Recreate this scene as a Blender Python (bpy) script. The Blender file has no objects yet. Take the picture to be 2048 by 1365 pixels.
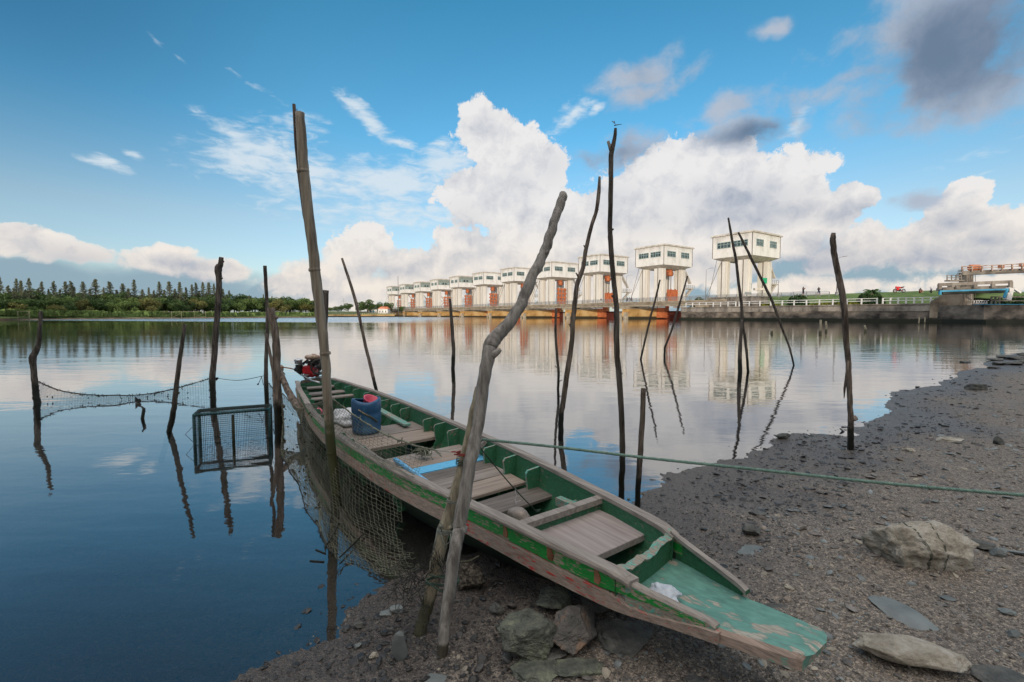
import bpy, bmesh, math, random
import numpy as np
from mathutils import Vector, Matrix, noise as mn
random.seed(7); rng = np.random.default_rng(7)
sc = bpy.context.scene
R = math.radians

# ------------------------------------------------------------------ camera
PITCH = math.atan(52.5/910)
cd = bpy.data.cameras.new('camera'); cd.lens = 16.0; cd.sensor_width = 36.0
cd.clip_start = 0.05; cd.clip_end = 3000
cam = bpy.data.objects.new('camera', cd); sc.collection.objects.link(cam)
cam.location = (0, 0, 1.5); cam.rotation_euler = (math.pi/2 - PITCH, 0, 0)
sc.camera = cam
sc.view_settings.view_transform = 'Standard'; sc.view_settings.look = 'None'
sc.view_settings.gamma = 1; sc.view_settings.exposure = 0.0

FW = Vector((0, math.cos(PITCH), -math.sin(PITCH))); UP = Vector((0, math.sin(PITCH), math.cos(PITCH))); EYE = Vector((0, 0, 1.5))
def ray(x, y): return FW + Vector((1, 0, 0))*((x-1024)/910) + UP*((682.5-y)/910)
def G(x, y, z=0.0):                       # point on the level plane z
    d = ray(x, y); return EYE + d*((z-1.5)/d.z)
def P(x, y, Y):                           # point at depth Y
    d = ray(x, y); return EYE + d*(Y/d.y)

# ------------------------------------------------------------------ node helper
class N:
    def __init__(s, tree): s.t = tree; s.n = tree.nodes; s.l = tree.links
    def new(s, typ, ins=None, **kw):
        n = s.n.new(typ)
        for k, v in kw.items(): setattr(n, k, v)
        for k, v in (ins or {}).items(): s.set(n.inputs[k], v)
        return n
    def set(s, sock, v):
        if isinstance(v, bpy.types.NodeSocket): s.l.new(v, sock)
        elif isinstance(v, (tuple, list)) and len(v) == 3 and sock.type == 'RGBA': sock.default_value = (*v, 1)
        else: sock.default_value = v
    def m(s, op, a, b=0.0, c=None, clamp=False):
        n = s.n.new('ShaderNodeMath'); n.operation = op; n.use_clamp = clamp
        s.set(n.inputs[0], a); s.set(n.inputs[1], b)
        if c is not None: s.set(n.inputs[2], c)
        return n.outputs[0]
    def mix(s, f, a, b, mode='MIX'):
        n = s.n.new('ShaderNodeMix'); n.data_type = 'RGBA'; n.blend_type = mode
        s.set(n.inputs[0], f); s.set(n.inputs[6], a); s.set(n.inputs[7], b); return n.outputs[2]
    def ss(s, v, a, b):                   # smoothstep
        n = s.n.new('ShaderNodeMapRange'); n.interpolation_type = 'SMOOTHSTEP'
        s.set(n.inputs[0], v); n.inputs[1].default_value = a; n.inputs[2].default_value = b
        return n.outputs[0]
    def ramp(s, v, stops):
        n = s.n.new('ShaderNodeValToRGB'); s.l.new(v, n.inputs[0]); e = n.color_ramp.elements
        while len(e) < len(stops): e.new(0.5)
        for k, (p, c) in enumerate(stops): e[k].position = p; e[k].color = (*c, 1)
        return n.outputs[0]
    def noise(s, vec, scale, detail=4, rough=.5, dist=0.0, dims='3D'):
        n = s.n.new('ShaderNodeTexNoise'); n.noise_dimensions = dims
        if vec is not None: s.l.new(vec, n.inputs['Vector'])
        n.inputs['Scale'].default_value = scale; n.inputs['Detail'].default_value = detail
        n.inputs['Roughness'].default_value = rough; n.inputs['Distortion'].default_value = dist
        return n.outputs[0]
    def mapping(s, vec, loc=(0, 0, 0), rot=(0, 0, 0), scale=(1, 1, 1), typ='POINT'):
        n = s.n.new('ShaderNodeMapping'); n.vector_type = typ; s.l.new(vec, n.inputs[0])
        n.inputs[1].default_value = loc; n.inputs[2].default_value = rot; n.inputs[3].default_value = scale
        return n.outputs[0]

# ------------------------------------------------------------------ sky, clouds, sun
SUN_EL, SUN_AZ = R(5.0), R(192)           # low sun behind the camera, a little to the left (azimuth from +Y, clockwise)
w = bpy.data.worlds.new('World'); sc.world = w; w.use_nodes = True
w.node_tree.nodes.clear(); q = N(w.node_tree)
SKYK = 0.1
tc = q.new('ShaderNodeTexCoord').outputs['Generated']
sky = q.new('ShaderNodeTexSky', sky_type='NISHITA', sun_disc=False, sun_elevation=R(12), sun_rotation=SUN_AZ,
            air_density=1.0, dust_density=0.6, ozone_density=2.5).outputs[0]
sep = q.new('ShaderNodeSeparateXYZ', {0: tc}).outputs
az = q.m('ARCTAN2', sep[0], sep[1])
el = q.m('ARCSINE', sep[2])
co = q.new('ShaderNodeCombineXYZ', {0: az, 1: el, 2: 0.0}).outputs[0]
def ae(x, y):
    d = ray(x, y).normalized(); return math.atan2(d.x, d.y), math.asin(d.z)
def blob(vec, x, y, rx, ry, rot=0.0):
    a, e = ae(x, y); a2, e2 = ae(x+20, y); a3, e3 = ae(x, y-20)
    return q.new('ShaderNodeTexGradient', {0: q.mapping(vec, (a, e, 0), (0, 0, R(rot)), (rx*abs(a2-a)/20, ry*abs(e3-e)/20, 1), 'TEXTURE')},
                 gradient_type='SPHERICAL').outputs[1]
def field(vec, blobs):
    r = None
    for b in blobs:
        k = b[5] if len(b) > 5 else 1.0
        o = blob(vec, *b[:5]) if len(b) > 4 else blob(vec, *b[:4])
        if k != 1.0: o = q.m('MULTIPLY', o, k)
        r = o if r is None else q.m('MAXIMUM', r, o)
    return r
elk = q.m('MAXIMUM', el, 0.0)
# clear sky: the Nishita sky, tinted towards this evening's cyan blue
sky = q.mix(1.0, sky, q.ramp(q.m('MULTIPLY', elk, 1/0.75), [(0.0, (1.3, 1.5, 2.2)), (0.1, (1.7, 1.65, 1.75)), (.25, (1.88, 1.77, 1.64)), (0.47, (1.02, 1.88, 1.94)), (.77, (.67, 1.74, 1.80)), (1.0, (.5, 1.7, 1.8))]), 'MULTIPLY')
vg = q.m('SUBTRACT', 1.0, q.m('MULTIPLY', q.m('MULTIPLY', q.ss(az, -.35, -.85), q.ss(el, .12, .45)), .38))
sky = q.mix(1.0, sky, q.new('ShaderNodeCombineXYZ', {0: vg, 1: q.m('POWER', vg, .75), 2: q.m('POWER', vg, .6)}).outputs[0], 'MULTIPLY')
wn = q.new('ShaderNodeTexNoise', {'Vector': co, 'Scale': 8.0, 'Detail': 4.0})
warp = q.new('ShaderNodeVectorMath', {0: q.new('ShaderNodeVectorMath', {0: wn.outputs[1], 1: (.5, .5, .5)}, operation='SUBTRACT').outputs[0], 3: 0.055}, operation='SCALE').outputs[0]
cw = q.new('ShaderNodeVectorMath', {0: co, 1: warp}, operation='ADD').outputs[0]
CUM = [(965,255,60,60),(1000,300,75,75),(1050,315,70,75),(1080,355,80,80),(975,400,100,90),(1060,430,140,100),(1130,440,110,95),
       (1350,365,110,85),(1460,355,120,68),(1560,362,105,80),(1600,395,75,70),(1290,400,125,85),(1240,440,150,115),(1400,445,220,115),(1500,440,130,105),
       (725,510,80,60),(650,555,110,42),(930,515,110,62),(850,545,150,62),(1030,525,170,80),(1200,525,210,90),(1400,525,160,65),(760,580,240,42),
       (1690,400,62,42),(1735,396,42,30),(1655,440,48,55),(1600,485,75,58),(1700,505,120,52),(1800,500,70,28,0,.8),(1930,398,62,48),(1900,445,95,70),(1985,475,150,78),(1850,495,100,58),(2060,460,110,70),
       (1620,578,330,24,0,.8),(1960,576,240,24,0,.8),
       (15,490,80,36),(80,496,100,34),(165,508,90,24),(330,524,120,26),(355,508,50,24),(440,538,100,22),(600,570,100,30)]
f0 = field(cw, [(a_[0], a_[1], a_[2]*1.3, a_[3]*1.3, *a_[4:]) for a_ in CUM])
def fbm(off, sc_, det, ro):
    return q.noise(q.mapping(co, (off[0], off[1], 3.1)), sc_, det, ro)
def puff(off):
    v_ = q.new('ShaderNodeTexVoronoi', {'Vector': q.mapping(cw2, (off[0], off[1], 0)), 'Scale': 14.0, 'Detail': 4.0, 'Roughness': .6, 'Lacunarity': 2.3}, voronoi_dimensions='2D', feature='F1', normalize=True)
    return q.m('SUBTRACT', 1.0, q.m('MULTIPLY', v_.outputs['Distance'], 1.15))
wn2 = q.new('ShaderNodeTexNoise', {'Vector': co, 'Scale': 30.0, 'Detail': 4.0})
cw2 = q.new('ShaderNodeVectorMath', {0: co, 1: q.new('ShaderNodeVectorMath', {0: q.new('ShaderNodeVectorMath', {0: wn2.outputs[1], 1: (.5, .5, .5)}, operation='SUBTRACT').outputs[0], 3: .035}, operation='SCALE').outputs[0]}, operation='ADD').outputs[0]
nf = fbm((0, 0), 10, 7, .58)
pf1, pf2 = puff((0, 0)), puff((.010, -.020))
n1 = q.m('ADD', q.m('MULTIPLY', pf1, .45), q.m('MULTIPLY', nf, .55)); n1b = q.m('ADD', q.m('MULTIPLY', pf2, .45), q.m('MULTIPLY', fbm((.010, -.020), 10, 3, .5), .55))
d0 = q.m('ADD', q.m('ADD', q.m('MULTIPLY', f0, 1.12), -.16), q.m('MULTIPLY', q.m('SUBTRACT', n1, .47), 2.0))
soft = q.ss(el, .17, .05)
mc = q.m('MULTIPLY', q.mix(soft, q.ss(d0, .30, .42), q.ss(d0, .22, .62)), q.ss(f0, .02, .14))
relief = q.m('SUBTRACT', n1b, n1)                     # positive where the cloud falls away from the light
lowband = q.ss(n1, .35, .7)
shade = q.m('ADD', q.m('MULTIPLY', relief, 3.2), q.m('MULTIPLY', q.m('SUBTRACT', q.noise(q.mapping(cw, (1, 2, 5)), 5, 4, .5), .5), 1.3))
shade = q.m('ADD', q.m('ADD', shade, .08), q.m('MULTIPLY', q.ss(d0, .5, 1.5), .38), clamp=True)
DARKS = [(1480,400,190,60,0,.7),(1330,540,160,30,0,.4),(1100,330,70,60,0,.3),(60,555,220,36,0,1.3),(330,560,300,32,0,1.2),(1640,490,80,40,0,.6),(1850,520,300,40,0,.8),(1980,470,120,30,0,.6),(1690,430,110,35,0,.8),(1610,540,380,30,0,.9),(620,590,200,24,0,.5),(1230,400,90,60,0,.45),(1560,420,110,50,0,.8),(1300,440,120,50,0,.35),(1040,370,60,50,0,.35),(930,440,80,60,0,.3),(760,540,110,26,0,.6),(1900,440,90,30,0,.7),(150,520,200,40,0,.7),(380,530,140,26,0,.7),(40,470,60,24,0,.4)]
sh2 = field(cw, DARKS)
shade = q.m('ADD', q.m('MULTIPLY', shade, .75), q.m('MULTIPLY', sh2, .9), clamp=True)
warm = q.ss(q.m('ADD', el, q.m('MULTIPLY', n1, .1)), .32, .08)
white = q.mix(warm, (.84, .83, .83), (.90, .82, .73))
grey = q.mix(warm, (.40, .45, .54), (.44, .47, .54))
cumcol = q.mix(shade, white, grey)
# stratus band near the horizon
st = field(cw, [(60,560,330,62),(350,570,320,55),(620,590,300,40),(1350,560,260,60),(1650,545,420,62),(2000,560,380,75),(1500,600,500,40),(1000,590,500,50,0,.8)])
st = q.m('MULTIPLY', q.ss(q.m('ADD', st, q.m('MULTIPLY', q.m('SUBTRACT', q.noise(q.mapping(co, (3, 1, 0), (0, 0, 0), (.35, 1, 1)), 22, 5, .55), .5), .5)), .08, .62), .92)
# thin high cloud in fine ripples
ci = field(cw, [(520,300,200,90,8),(640,350,230,80,-6),(800,365,220,65,-4),(900,330,150,60,20),(480,265,130,40,-10),(735,235,95,32,-30),(790,275,60,20,-15),(215,330,75,18,-8,.9),(270,308,45,14,-10,.8),(310,75,70,12,-38,.5),(350,105,50,10,-20,.5),(520,170,90,12,-28,.5),(1150,225,80,32,30,.9),(1200,212,25,14,10),(1590,245,55,30,30,1),(1000,420,300,90,0,.7),(800,430,330,70,0,.75),(1950,310,160,22,12,.45),(1960,345,130,16,8,.4)])
rp = q.noise(q.mapping(co, (0, 0, 0), (0, 0, R(-14)), (.34, 1, 1)), 75, 6, .6, .6)
rp2 = q.noise(q.mapping(co, (5, 0, 0), (0, 0, R(-10)), (.5, 1, 1)), 18, 4, .55)
cim = q.m('MULTIPLY', q.ss(q.m('ADD', q.m('MULTIPLY', ci, 1.15), q.m('ADD', q.m('MULTIPLY', q.m('SUBTRACT', rp, .5), 1.7), q.m('MULTIPLY', q.m('SUBTRACT', rp2, .5), 1.9))), .15, 1.15), q.ss(ci, 0, .15))
# grey fair weather clouds high on the right
dk = field(cw, [(a_[0], a_[1], a_[2]*1.35, a_[3]*1.45, *a_[4:]) for a_ in [(1880,110,210,130,-10,1.35),(1990,170,170,90,0,1.3),(1930,90,260,150),(1850,180,200,110,-15),(1980,190,180,80),(1780,80,110,60,20),(1490,262,130,42,4,1),(1650,110,120,42,10,.8),(1630,195,140,42,4,.75),(1440,215,120,36,8,.7),(1270,140,90,34,14,.8),(1385,135,45,26,10,.75),(1280,190,90,30,10,.7),(1240,302,110,40,0,.85),(1545,62,40,22,0,.6),(1860,392,80,18,6,.9),(1940,385,50,12,6,.8)]])
nd = q.noise(q.mapping(cw, (7, 3, 1), (0, 0, R(8)), (.7, 1, 1)), 10, 8, .6)
dm = q.m('MULTIPLY', q.m('MULTIPLY', q.ss(q.m('ADD', q.m('MULTIPLY', dk, 1.0), q.m('MULTIPLY', q.m('SUBTRACT', nd, .5), 3.2)), .15, 1.0), q.ss(dk, .0, .2)), .95)
dcore = field(cw, [(1900,110,280,170),(1500,265,120,36,4,.8),(1240,305,110,40,0,.5)])
dcol = q.mix(q.ss(q.m('ADD', dcore, q.m('MULTIPLY', q.m('SUBTRACT', q.noise(q.mapping(cw, (2, 8, 0)), 10, 5, .6), .5), 1.1)), -.15, .9), (.46, .52, .62), (.15, .205, .30))
k = 1/SKYK
def sc10(c): return q.mix(1.0, c, (k, k, k), 'MULTIPLY')
col = sky
col = q.mix(st, col, tuple(v*k for v in (.27, .39, .48)))
col = q.mix(q.m('MULTIPLY', cim, .85), col, tuple(v*k for v in (.72, .80, .86)))
col = q.mix(mc, col, sc10(cumcol))
col = q.mix(dm, col, sc10(dcol))
# added fill light: bright thin cloud overhead and behind the viewpoint, out of view
fill_veil = q.m('MULTIPLY', q.ss(sep[1], -.05, -.55), q.m('ADD', .75, q.m('MULTIPLY', q.m('SUBTRACT', nd, .5), 1.2)), clamp=True)
col = q.mix(fill_veil, col, tuple(v*k for v in (1.15, 1.06, .98)))
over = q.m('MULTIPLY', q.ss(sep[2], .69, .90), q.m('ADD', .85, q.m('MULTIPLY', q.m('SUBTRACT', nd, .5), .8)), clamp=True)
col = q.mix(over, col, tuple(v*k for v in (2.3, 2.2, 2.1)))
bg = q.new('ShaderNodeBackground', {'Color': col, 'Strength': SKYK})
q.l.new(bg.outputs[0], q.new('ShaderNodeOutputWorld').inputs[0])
w.cycles.sampling_method = 'MANUAL'; w.cycles.sample_map_resolution = 1024

sl = bpy.data.lights.new('sun', 'SUN'); sl.energy = 2.6; sl.angle = R(0.6); sl.color = (1.0, .85, .68)
so = bpy.data.objects.new('sun', sl); sc.collection.objects.link(so)
sdir = Vector((math.sin(SUN_AZ)*math.cos(SUN_EL), math.cos(SUN_AZ)*math.cos(SUN_EL), math.sin(SUN_EL)))
so.rotation_euler = sdir.to_track_quat('Z', 'Y').to_euler(); so.location = sdir*50

# ------------------------------------------------------------------ object helpers
col0 = sc.collection
def tag(o, label=None, cat=None, group=None, kind=None):
    for a, b in (('label', label), ('category', cat), ('group', group), ('kind', kind)):
        if b: o[a] = b
    return o
def thing(name, label, cat, loc=(0, 0, 0), rz=0.0, group=None):
    o = bpy.data.objects.new(name, None); col0.objects.link(o); o.location = loc; o.rotation_euler = (0, 0, rz)
    o.empty_display_size = .1
    return tag(o, label, cat, group)
def copy_tree(o, parent=None):
    c = o.copy(); col0.objects.link(c)
    if parent: c.parent = parent
    for ch in [x for x in o.children]: copy_tree(ch, c)
    return c
class MB:
    def __init__(s): s.v = []; s.f = []; s.mi = []; s.sm = []
    def add(s, vs, fs, mi=0, smooth=False):
        b = len(s.v); s.v += [tuple(v) for v in vs]
        for f in fs: s.f.append(tuple(b+i for i in f)); s.mi.append(mi); s.sm.append(smooth)
    def box(s, a, b, mi=0, M=None):
        (x0, y0, z0), (x1, y1, z1) = a, b
        vs = [Vector(p) for p in ((x0,y0,z0),(x1,y0,z0),(x1,y1,z0),(x0,y1,z0),(x0,y0,z1),(x1,y0,z1),(x1,y1,z1),(x0,y1,z1))]
        if M is not None: vs = [M @ v for v in vs]
        s.add(vs, [(0,3,2,1),(4,5,6,7),(0,1,5,4),(1,2,6,5),(2,3,7,6),(3,0,4,7)], mi)
    def beam(s, p, q_, wd, ht, mi=0, up=(0, 0, 1)):
        p, q_ = Vector(p), Vector(q_); d = (q_-p); L = d.length; d.normalize(); u = Vector(up)
        x = d.cross(u)
        if x.length < 1e-4: x = d.cross(Vector((1, 0, 0)))
        x.normalize(); u = x.cross(d)
        vs = [c + x*sx*wd/2 + u*su*ht/2 for c in (p, q_) for sx, su in ((-1,-1),(1,-1),(1,1),(-1,1))]
        s.add(vs, [(0,1,2,3),(7,6,5,4),(0,4,5,1),(1,5,6,2),(2,6,7,3),(3,7,4,0)], mi)
    def tube(s, pts, rad, sides=8, mi=0, smooth=True, cap=True, wob=0.0, seed=0):
        pts = [Vector(p) for p in pts]; n = len(pts)
        if not hasattr(rad, '__len__'): rad = [rad]*n
        t0 = (pts[1]-pts[0]).normalized(); x = t0.cross(Vector((.3, .9, .1))).normalized(); vs = []
        for i in range(n):
            t = (pts[min(i+1, n-1)]-pts[max(i-1, 0)])
            if t.length < 1e-9: t = t0
            t.normalize(); x = (x - t*x.dot(t)).normalized(); y = t.cross(x)
            for j in range(sides):
                a = 2*math.pi*j/sides; d = x*math.cos(a)+y*math.sin(a); r = rad[i]
                if wob: r *= 1 + wob*mn.noise(Vector((d.x*1.3+seed, d.y*1.3, i*.35+seed*3)))
                vs.append(pts[i]+d*r)
        fs = [(i*sides+j, i*sides+(j+1) % sides, (i+1)*sides+(j+1) % sides, (i+1)*sides+j) for i in range(n-1) for j in range(sides)]
        s.add(vs, fs, mi, smooth)
        if cap:
            b = len(s.v)-len(vs)
            s.f += [tuple(b+j for j in reversed(range(sides))), tuple(b+(n-1)*sides+j for j in range(sides))]; s.mi += [mi, mi]; s.sm += [False, False]
    def wires(s, pts, r, mi=0):           # cheap three sided strand
        s.tube(pts, r, 3, mi, True, False)
    def lathe(s, prof, c=(0, 0, 0), seg=20, mi=0, M=None, smooth=True):
        vs = []
        for (r, z) in prof:
            for j in range(seg):
                a = 2*math.pi*j/seg; v = Vector((r*math.cos(a), r*math.sin(a), z)); vs.append((M @ v if M is not None else v)+Vector(c))
        fs = [(i*seg+j, i*seg+(j+1) % seg, (i+1)*seg+(j+1) % seg, (i+1)*seg+j) for i in range(len(prof)-1) for j in range(seg)]
        s.add(vs, fs, mi, smooth)
    def build(s, name, mats, parent=None, loc=None, rz=0.0):
        me = bpy.data.meshes.new(name)
        vs = s.v
        if loc is not None and parent is None and not getattr(s, 'local', False):
            vs = [(v[0]-loc[0], v[1]-loc[1], v[2]-loc[2]) for v in vs]
        me.from_pydata(vs, [], s.f)
        for m_ in (mats if isinstance(mats, (list, tuple)) else [mats]): me.materials.append(m_)
        me.polygons.foreach_set('material_index', s.mi); me.polygons.foreach_set('use_smooth', s.sm); me.update()
        o = bpy.data.objects.new(name, me); col0.objects.link(o)
        if loc is not None: o.location = loc
        if parent is not None: o.parent = parent
        return o
def catmull(pts, n):
    P_ = [np.array(p, float) for p in pts]; P_ = [2*P_[0]-P_[1]]+P_+[2*P_[-1]-P_[-2]]; out = []
    for i in range(1, len(P_)-2):
        for k_ in range(n):
            t = k_/n; a, b, c, d = P_[i-1:i+3]
            out.append(.5*((2*b)+(-a+c)*t+(2*a-5*b+4*c-d)*t*t+(-a+3*b-3*c+d)*t**3))
    out.append(P_[-2]); return out

# ------------------------------------------------------------------ materials
def mat(name, stops, scale=4.0, stretch=(1, 1, 1), rough=.8, bump=.15, detail=6, rand=0.0, spec=.3, metal=0.0, bscale=None, island=False, wet=None, ro=.6, bdist=.02, trans=0.0, world=False):
    m_ = bpy.data.materials.new(name); m_.use_nodes = True; t = N(m_.node_tree); t.n.clear()
    tco = t.new('ShaderNodeTexCoord').outputs['Object']
    if world: tco = t.new('ShaderNodeNewGeometry').outputs['Position']
    v = t.mapping(tco, scale=stretch)
    nz = t.noise(v, scale, detail, ro)
    if len(stops) == 1: c = t.mix(nz, stops[0], tuple(min(1, x*1.12) for x in stops[0]))
    else:
        kk = len(stops)-1; c = t.ramp(nz, [(.34+.32*i/kk, s_) for i, s_ in enumerate(stops)])
    rgh = rough
    if wet:                                # (height, colour, roughness): algae and damp near the water line
        z = t.new('ShaderNodeSeparateXYZ', {0: tco}).outputs[2]
        wz = t.m('ADD', z, t.m('MULTIPLY', t.m('SUBTRACT', t.noise(tco, 9, 3), .5), wet[0]*1.0))
        wf = t.ss(wz, wet[0]*1.15, wet[0]*.75); c = t.mix(wf, c, wet[1]); rgh = t.m('ADD', t.m('MULTIPLY', wf, wet[2]-rough), rough)
    if rand:
        rv = t.new('ShaderNodeObjectInfo').outputs['Random'] if not island else t.new('ShaderNodeNewGeometry').outputs['Random Per Island']
        g = t.m('ADD', t.m('MULTIPLY', rv, rand), 1-rand/2)
        gg = t.new('ShaderNodeCombineXYZ', {0: g, 1: g, 2: g}).outputs[0]; c = t.mix(1.0, c, gg, 'MULTIPLY')
    b = t.new('ShaderNodeBsdfPrincipled', {'Base Color': c, 'Roughness': rgh, 'Metallic': metal, 'Specular IOR Level': spec})
    if bump:
        bn = t.noise(v, (bscale or scale*2.2), 8, .65)
        t.l.new(t.new('ShaderNodeBump', {'Height': bn, 'Strength': bump*2.5 if bump < .4 else 1.0, 'Distance': bdist}).outputs[0], b.inputs['Normal'])
    out = t.new('ShaderNodeOutputMaterial')
    if trans:
        tr = t.new('ShaderNodeBsdfTranslucent', {'Color': c}); mx = t.new('ShaderNodeMixShader', {0: trans, 1: b.outputs[0], 2: tr.outputs[0]})
        t.l.new(mx.outputs[0], out.inputs[0])
    else: t.l.new(b.outputs[0], out.inputs[0])
    return m_
def paint(name, paintc, woodc, amount, stretch=(2, 10, 10), scale=6, rough=.6, extra=None, tip=None):
    """old paint flaking off grey wood; amount = share of paint left"""
    m_ = bpy.data.materials.new(name); m_.use_nodes = True; t = N(m_.node_tree); t.n.clear()
    o = t.new('ShaderNodeTexCoord').outputs['Object']
    v = t.mapping(o, scale=stretch); n1_ = t.noise(v, scale, 8, .65); n2_ = t.noise(v, scale*3, 6, .6); n3_ = t.noise(o, 3.5, 4, .5)
    wood = t.ramp(t.noise(t.mapping(o, scale=(1, 14, 14)), 7, 8, .65), [(.3, tuple(x*.55 for x in woodc)), (.55, woodc), (.75, tuple(min(1, x*1.35) for x in woodc))])
    pc = t.ramp(n2_, [(.3, tuple(x*.7 for x in paintc)), (.7, tuple(min(1, x*1.25) for x in paintc))])
    if tip:                                # knocked bare towards the end that lands on the gravel
        xx = t.new('ShaderNodeSeparateXYZ', {0: o}).outputs[0]; n1_ = t.m('SUBTRACT', n1_, t.m('MULTIPLY', t.ss(xx, tip[0], tip[1]), tip[2]))
    pf = t.ss(t.m('ADD', t.m('ADD', n1_, t.m('MULTIPLY', t.m('SUBTRACT', n2_, .5), .5)), t.m('MULTIPLY', t.m('SUBTRACT', n3_, .5), .5)), 1.0-amount-.02, 1.0-amount+.05)
    c = t.mix(pf, wood, pc)
    if extra:
        rf = t.ss(t.noise(t.mapping(o, (3, 7, 1), scale=(1, 1, 1)), 5.5, 5, .6), .64, .72)
        c = t.mix(t.m('MULTIPLY', rf, .8), c, extra)
    b = t.new('ShaderNodeBsdfPrincipled', {'Base Color': c, 'Roughness': t.m('ADD', t.m('MULTIPLY', pf, rough-.85), .85), 'Specular IOR Level': .35})
    h = t.m('ADD', t.m('MULTIPLY', pf, .3), t.m('MULTIPLY', t.noise(t.mapping(o, scale=(1, 16, 16)), 9, 8, .7), .8))
    t.l.new(t.new('ShaderNodeBump', {'Height': h, 'Strength': .7, 'Distance': .006}).outputs[0], b.inputs['Normal'])
    t.l.new(b.outputs[0], t.new('ShaderNodeOutputMaterial').inputs[0]); return m_

M = {}
WETC = (.012, .013, .009)
M['pole_dark'] = mat('weathered_dark_wood', [(.022, .018, .015), (.07, .057, .047), (.14, .118, .10)], 9, (3, 3, .45), .85, .3, rand=.3, wet=(.35, WETC, .35))
M['pole_brown'] = mat('brown_stick_wood', [(.045, .034, .027), (.13, .10, .08), (.24, .19, .155)], 10, (3, 3, .4), .85, .3, wet=(.3, WETC, .35), rand=.25)
M['pole_grey'] = mat('silver_driftwood', [(.12, .108, .10), (.27, .245, .22), (.40, .365, .33)], 11, (3, 3, .4), .8, .5, ro=.7, wet=(.05, (.07, .06, .045), .5))
M['pole_pale'] = mat('pale_stake_wood', [(.12, .10, .07), (.28, .24, .17), (.40, .35, .25)], 11, (3, 3, .4), .8, .5, ro=.7, wet=(.25, (.08, .075, .045), .5))
M['bamboo'] = mat('old_bamboo', [(.10, .08, .06), (.22, .18, .135), (.31, .265, .20)], 9, (3, 3, .2), .55, .12, wet=(.7, (.045, .047, .018), .5))
M['bamboo_dark'] = mat('bamboo_inside', [(.05, .035, .028), (.10, .07, .055)], 6, (3, 3, .3), .8, .2)
M['cut'] = mat('cut_wood', [(.10, .08, .06), (.2, .16, .12)], 20, (1, 1, 1), .9, .2)
M['net'] = mat('net_cord', [(.10, .105, .075), (.20, .20, .15)], 12, rough=.9, bump=0)
M['net_dark'] = mat('dark_net_cord', [(.02, .022, .02), (.04, .042, .036)], 12, rough=.9, bump=0)
M['weed'] = mat('weed_clumps', [(.012, .010, .008), (.035, .03, .02)], 20, rough=.9, bump=.2)
M['rope_green'] = mat('green_rope_fibre', [(.10, .17, .14), (.19, .29, .24)], 60, (1, 1, 1), .75, .2, bdist=.003)
M['rope_dark'] = mat('dark_rope_fibre', [(.02, .04, .03), (.045, .075, .055)], 40, rough=.8, bump=.1)
M['rope_red'] = mat('red_cord_fibre', [(.16, .025, .02), (.30, .05, .04)], 40, rough=.8, bump=.1)
M['rope_grey'] = mat('grey_cord_fibre', [(.09, .10, .09), (.2, .21, .18)], 40, rough=.85, bump=.1)
M['green_in'] = paint('green_inside_paint', (.03, .12, .06), (.17, .17, .13), .68, (3, 6, 6), 4, extra=(.05, .15, .09))
M['green_out'] = paint('green_outside_paint', (.012, .23, .038), (.32, .26, .20), .57, (1.6, 12, 12), 5, .5, extra=(.13, .05, .025))
M['red_out'] = paint('red_paint_traces', (.46, .045, .035), (.33, .255, .21), .39, (1.4, 12, 12), 5, .55)
M['hull_dark'] = mat('dark_bottom_paint', [(.01, .022, .014), (.028, .05, .032)], 7, (1, 6, 6), .6, .2, bdist=.006)
M['rail'] = mat('grey_rail_wood', [(.17, .145, .125), (.25, .215, .19), (.31, .275, .24)], 4, (.6, 12, 12), .8, .2, bdist=.003, bscale=7)
M['board'] = mat('grey_brown_board', [(.17, .14, .12), (.235, .20, .175), (.29, .25, .22)], 4, (12, .7, 12), .8, .2, bdist=.003, rand=.3)
M['board_warm'] = mat('warm_brown_board', [(.20, .155, .125), (.27, .215, .175), (.32, .26, .215)], 4, (12, .7, 12), .75, .2, bdist=.003)
M['board_long'] = mat('hatch_board', [(.22, .18, .165), (.28, .235, .22), (.33, .285, .265)], 3.5, (.7, 12, 12), .75, .15, bdist=.002)
M['board_dark'] = mat('dark_board', [(.09, .075, .065), (.13, .11, .095), (.18, .155, .135)], 4, (12, .7, 12), .8, .3, bdist=.004)
M['board_blue'] = paint('blue_board_paint', (.12, .42, .66), (.28, .24, .2), .72, (14, 2, 10), 5)
M['mint'] = paint('mint_paint', (.105, .245, .20), (.34, .31, .255), .59, (1.8, 5, 5), 2.6, .5, extra=(.17, .36, .31), tip=(1.0, 1.27, .11))
M['mint_worn'] = paint('worn_mint_paint', (.12, .33, .27), (.30, .26, .21), .50, (7, 7, 7), 5, .6)
M['hole'] = mat('painted_underside_shade', [(.012, .018, .013), (.03, .04, .03)], 8, rough=.6, bump=.1)  # near-black colour paints in the shade under the lock bridge
M['blue_plastic'] = mat('scuffed_blue_plastic', [(.008, .04, .10), (.014, .075, .17), (.05, .14, .24)], 5, (1, 1, .6), .42, .06, spec=.5)
M['pink'] = mat('pink_plastic', [(.62, .07, .13), (.75, .14, .2)], 6, rough=.4, bump=0)
M['white_bag'] = mat('white_bag_plastic', [(.5, .53, .58), (.75, .78, .82)], 14, rough=.35, bump=.1, trans=.3)
M['sack'] = mat('white_sack', [(.45, .46, .48), (.68, .68, .70)], 8, rough=.8, bump=.2)
M['pvc'] = mat('blue_pvc', [(.10, .36, .62), (.20, .50, .75)], 6, (6, 1, 1), .4, .05)
M['cage'] = mat('cage_pipe', [(.008, .03, .03), (.02, .085, .10), (.03, .05, .045)], 14, rough=.5, bump=.15, bdist=.004)
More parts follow.
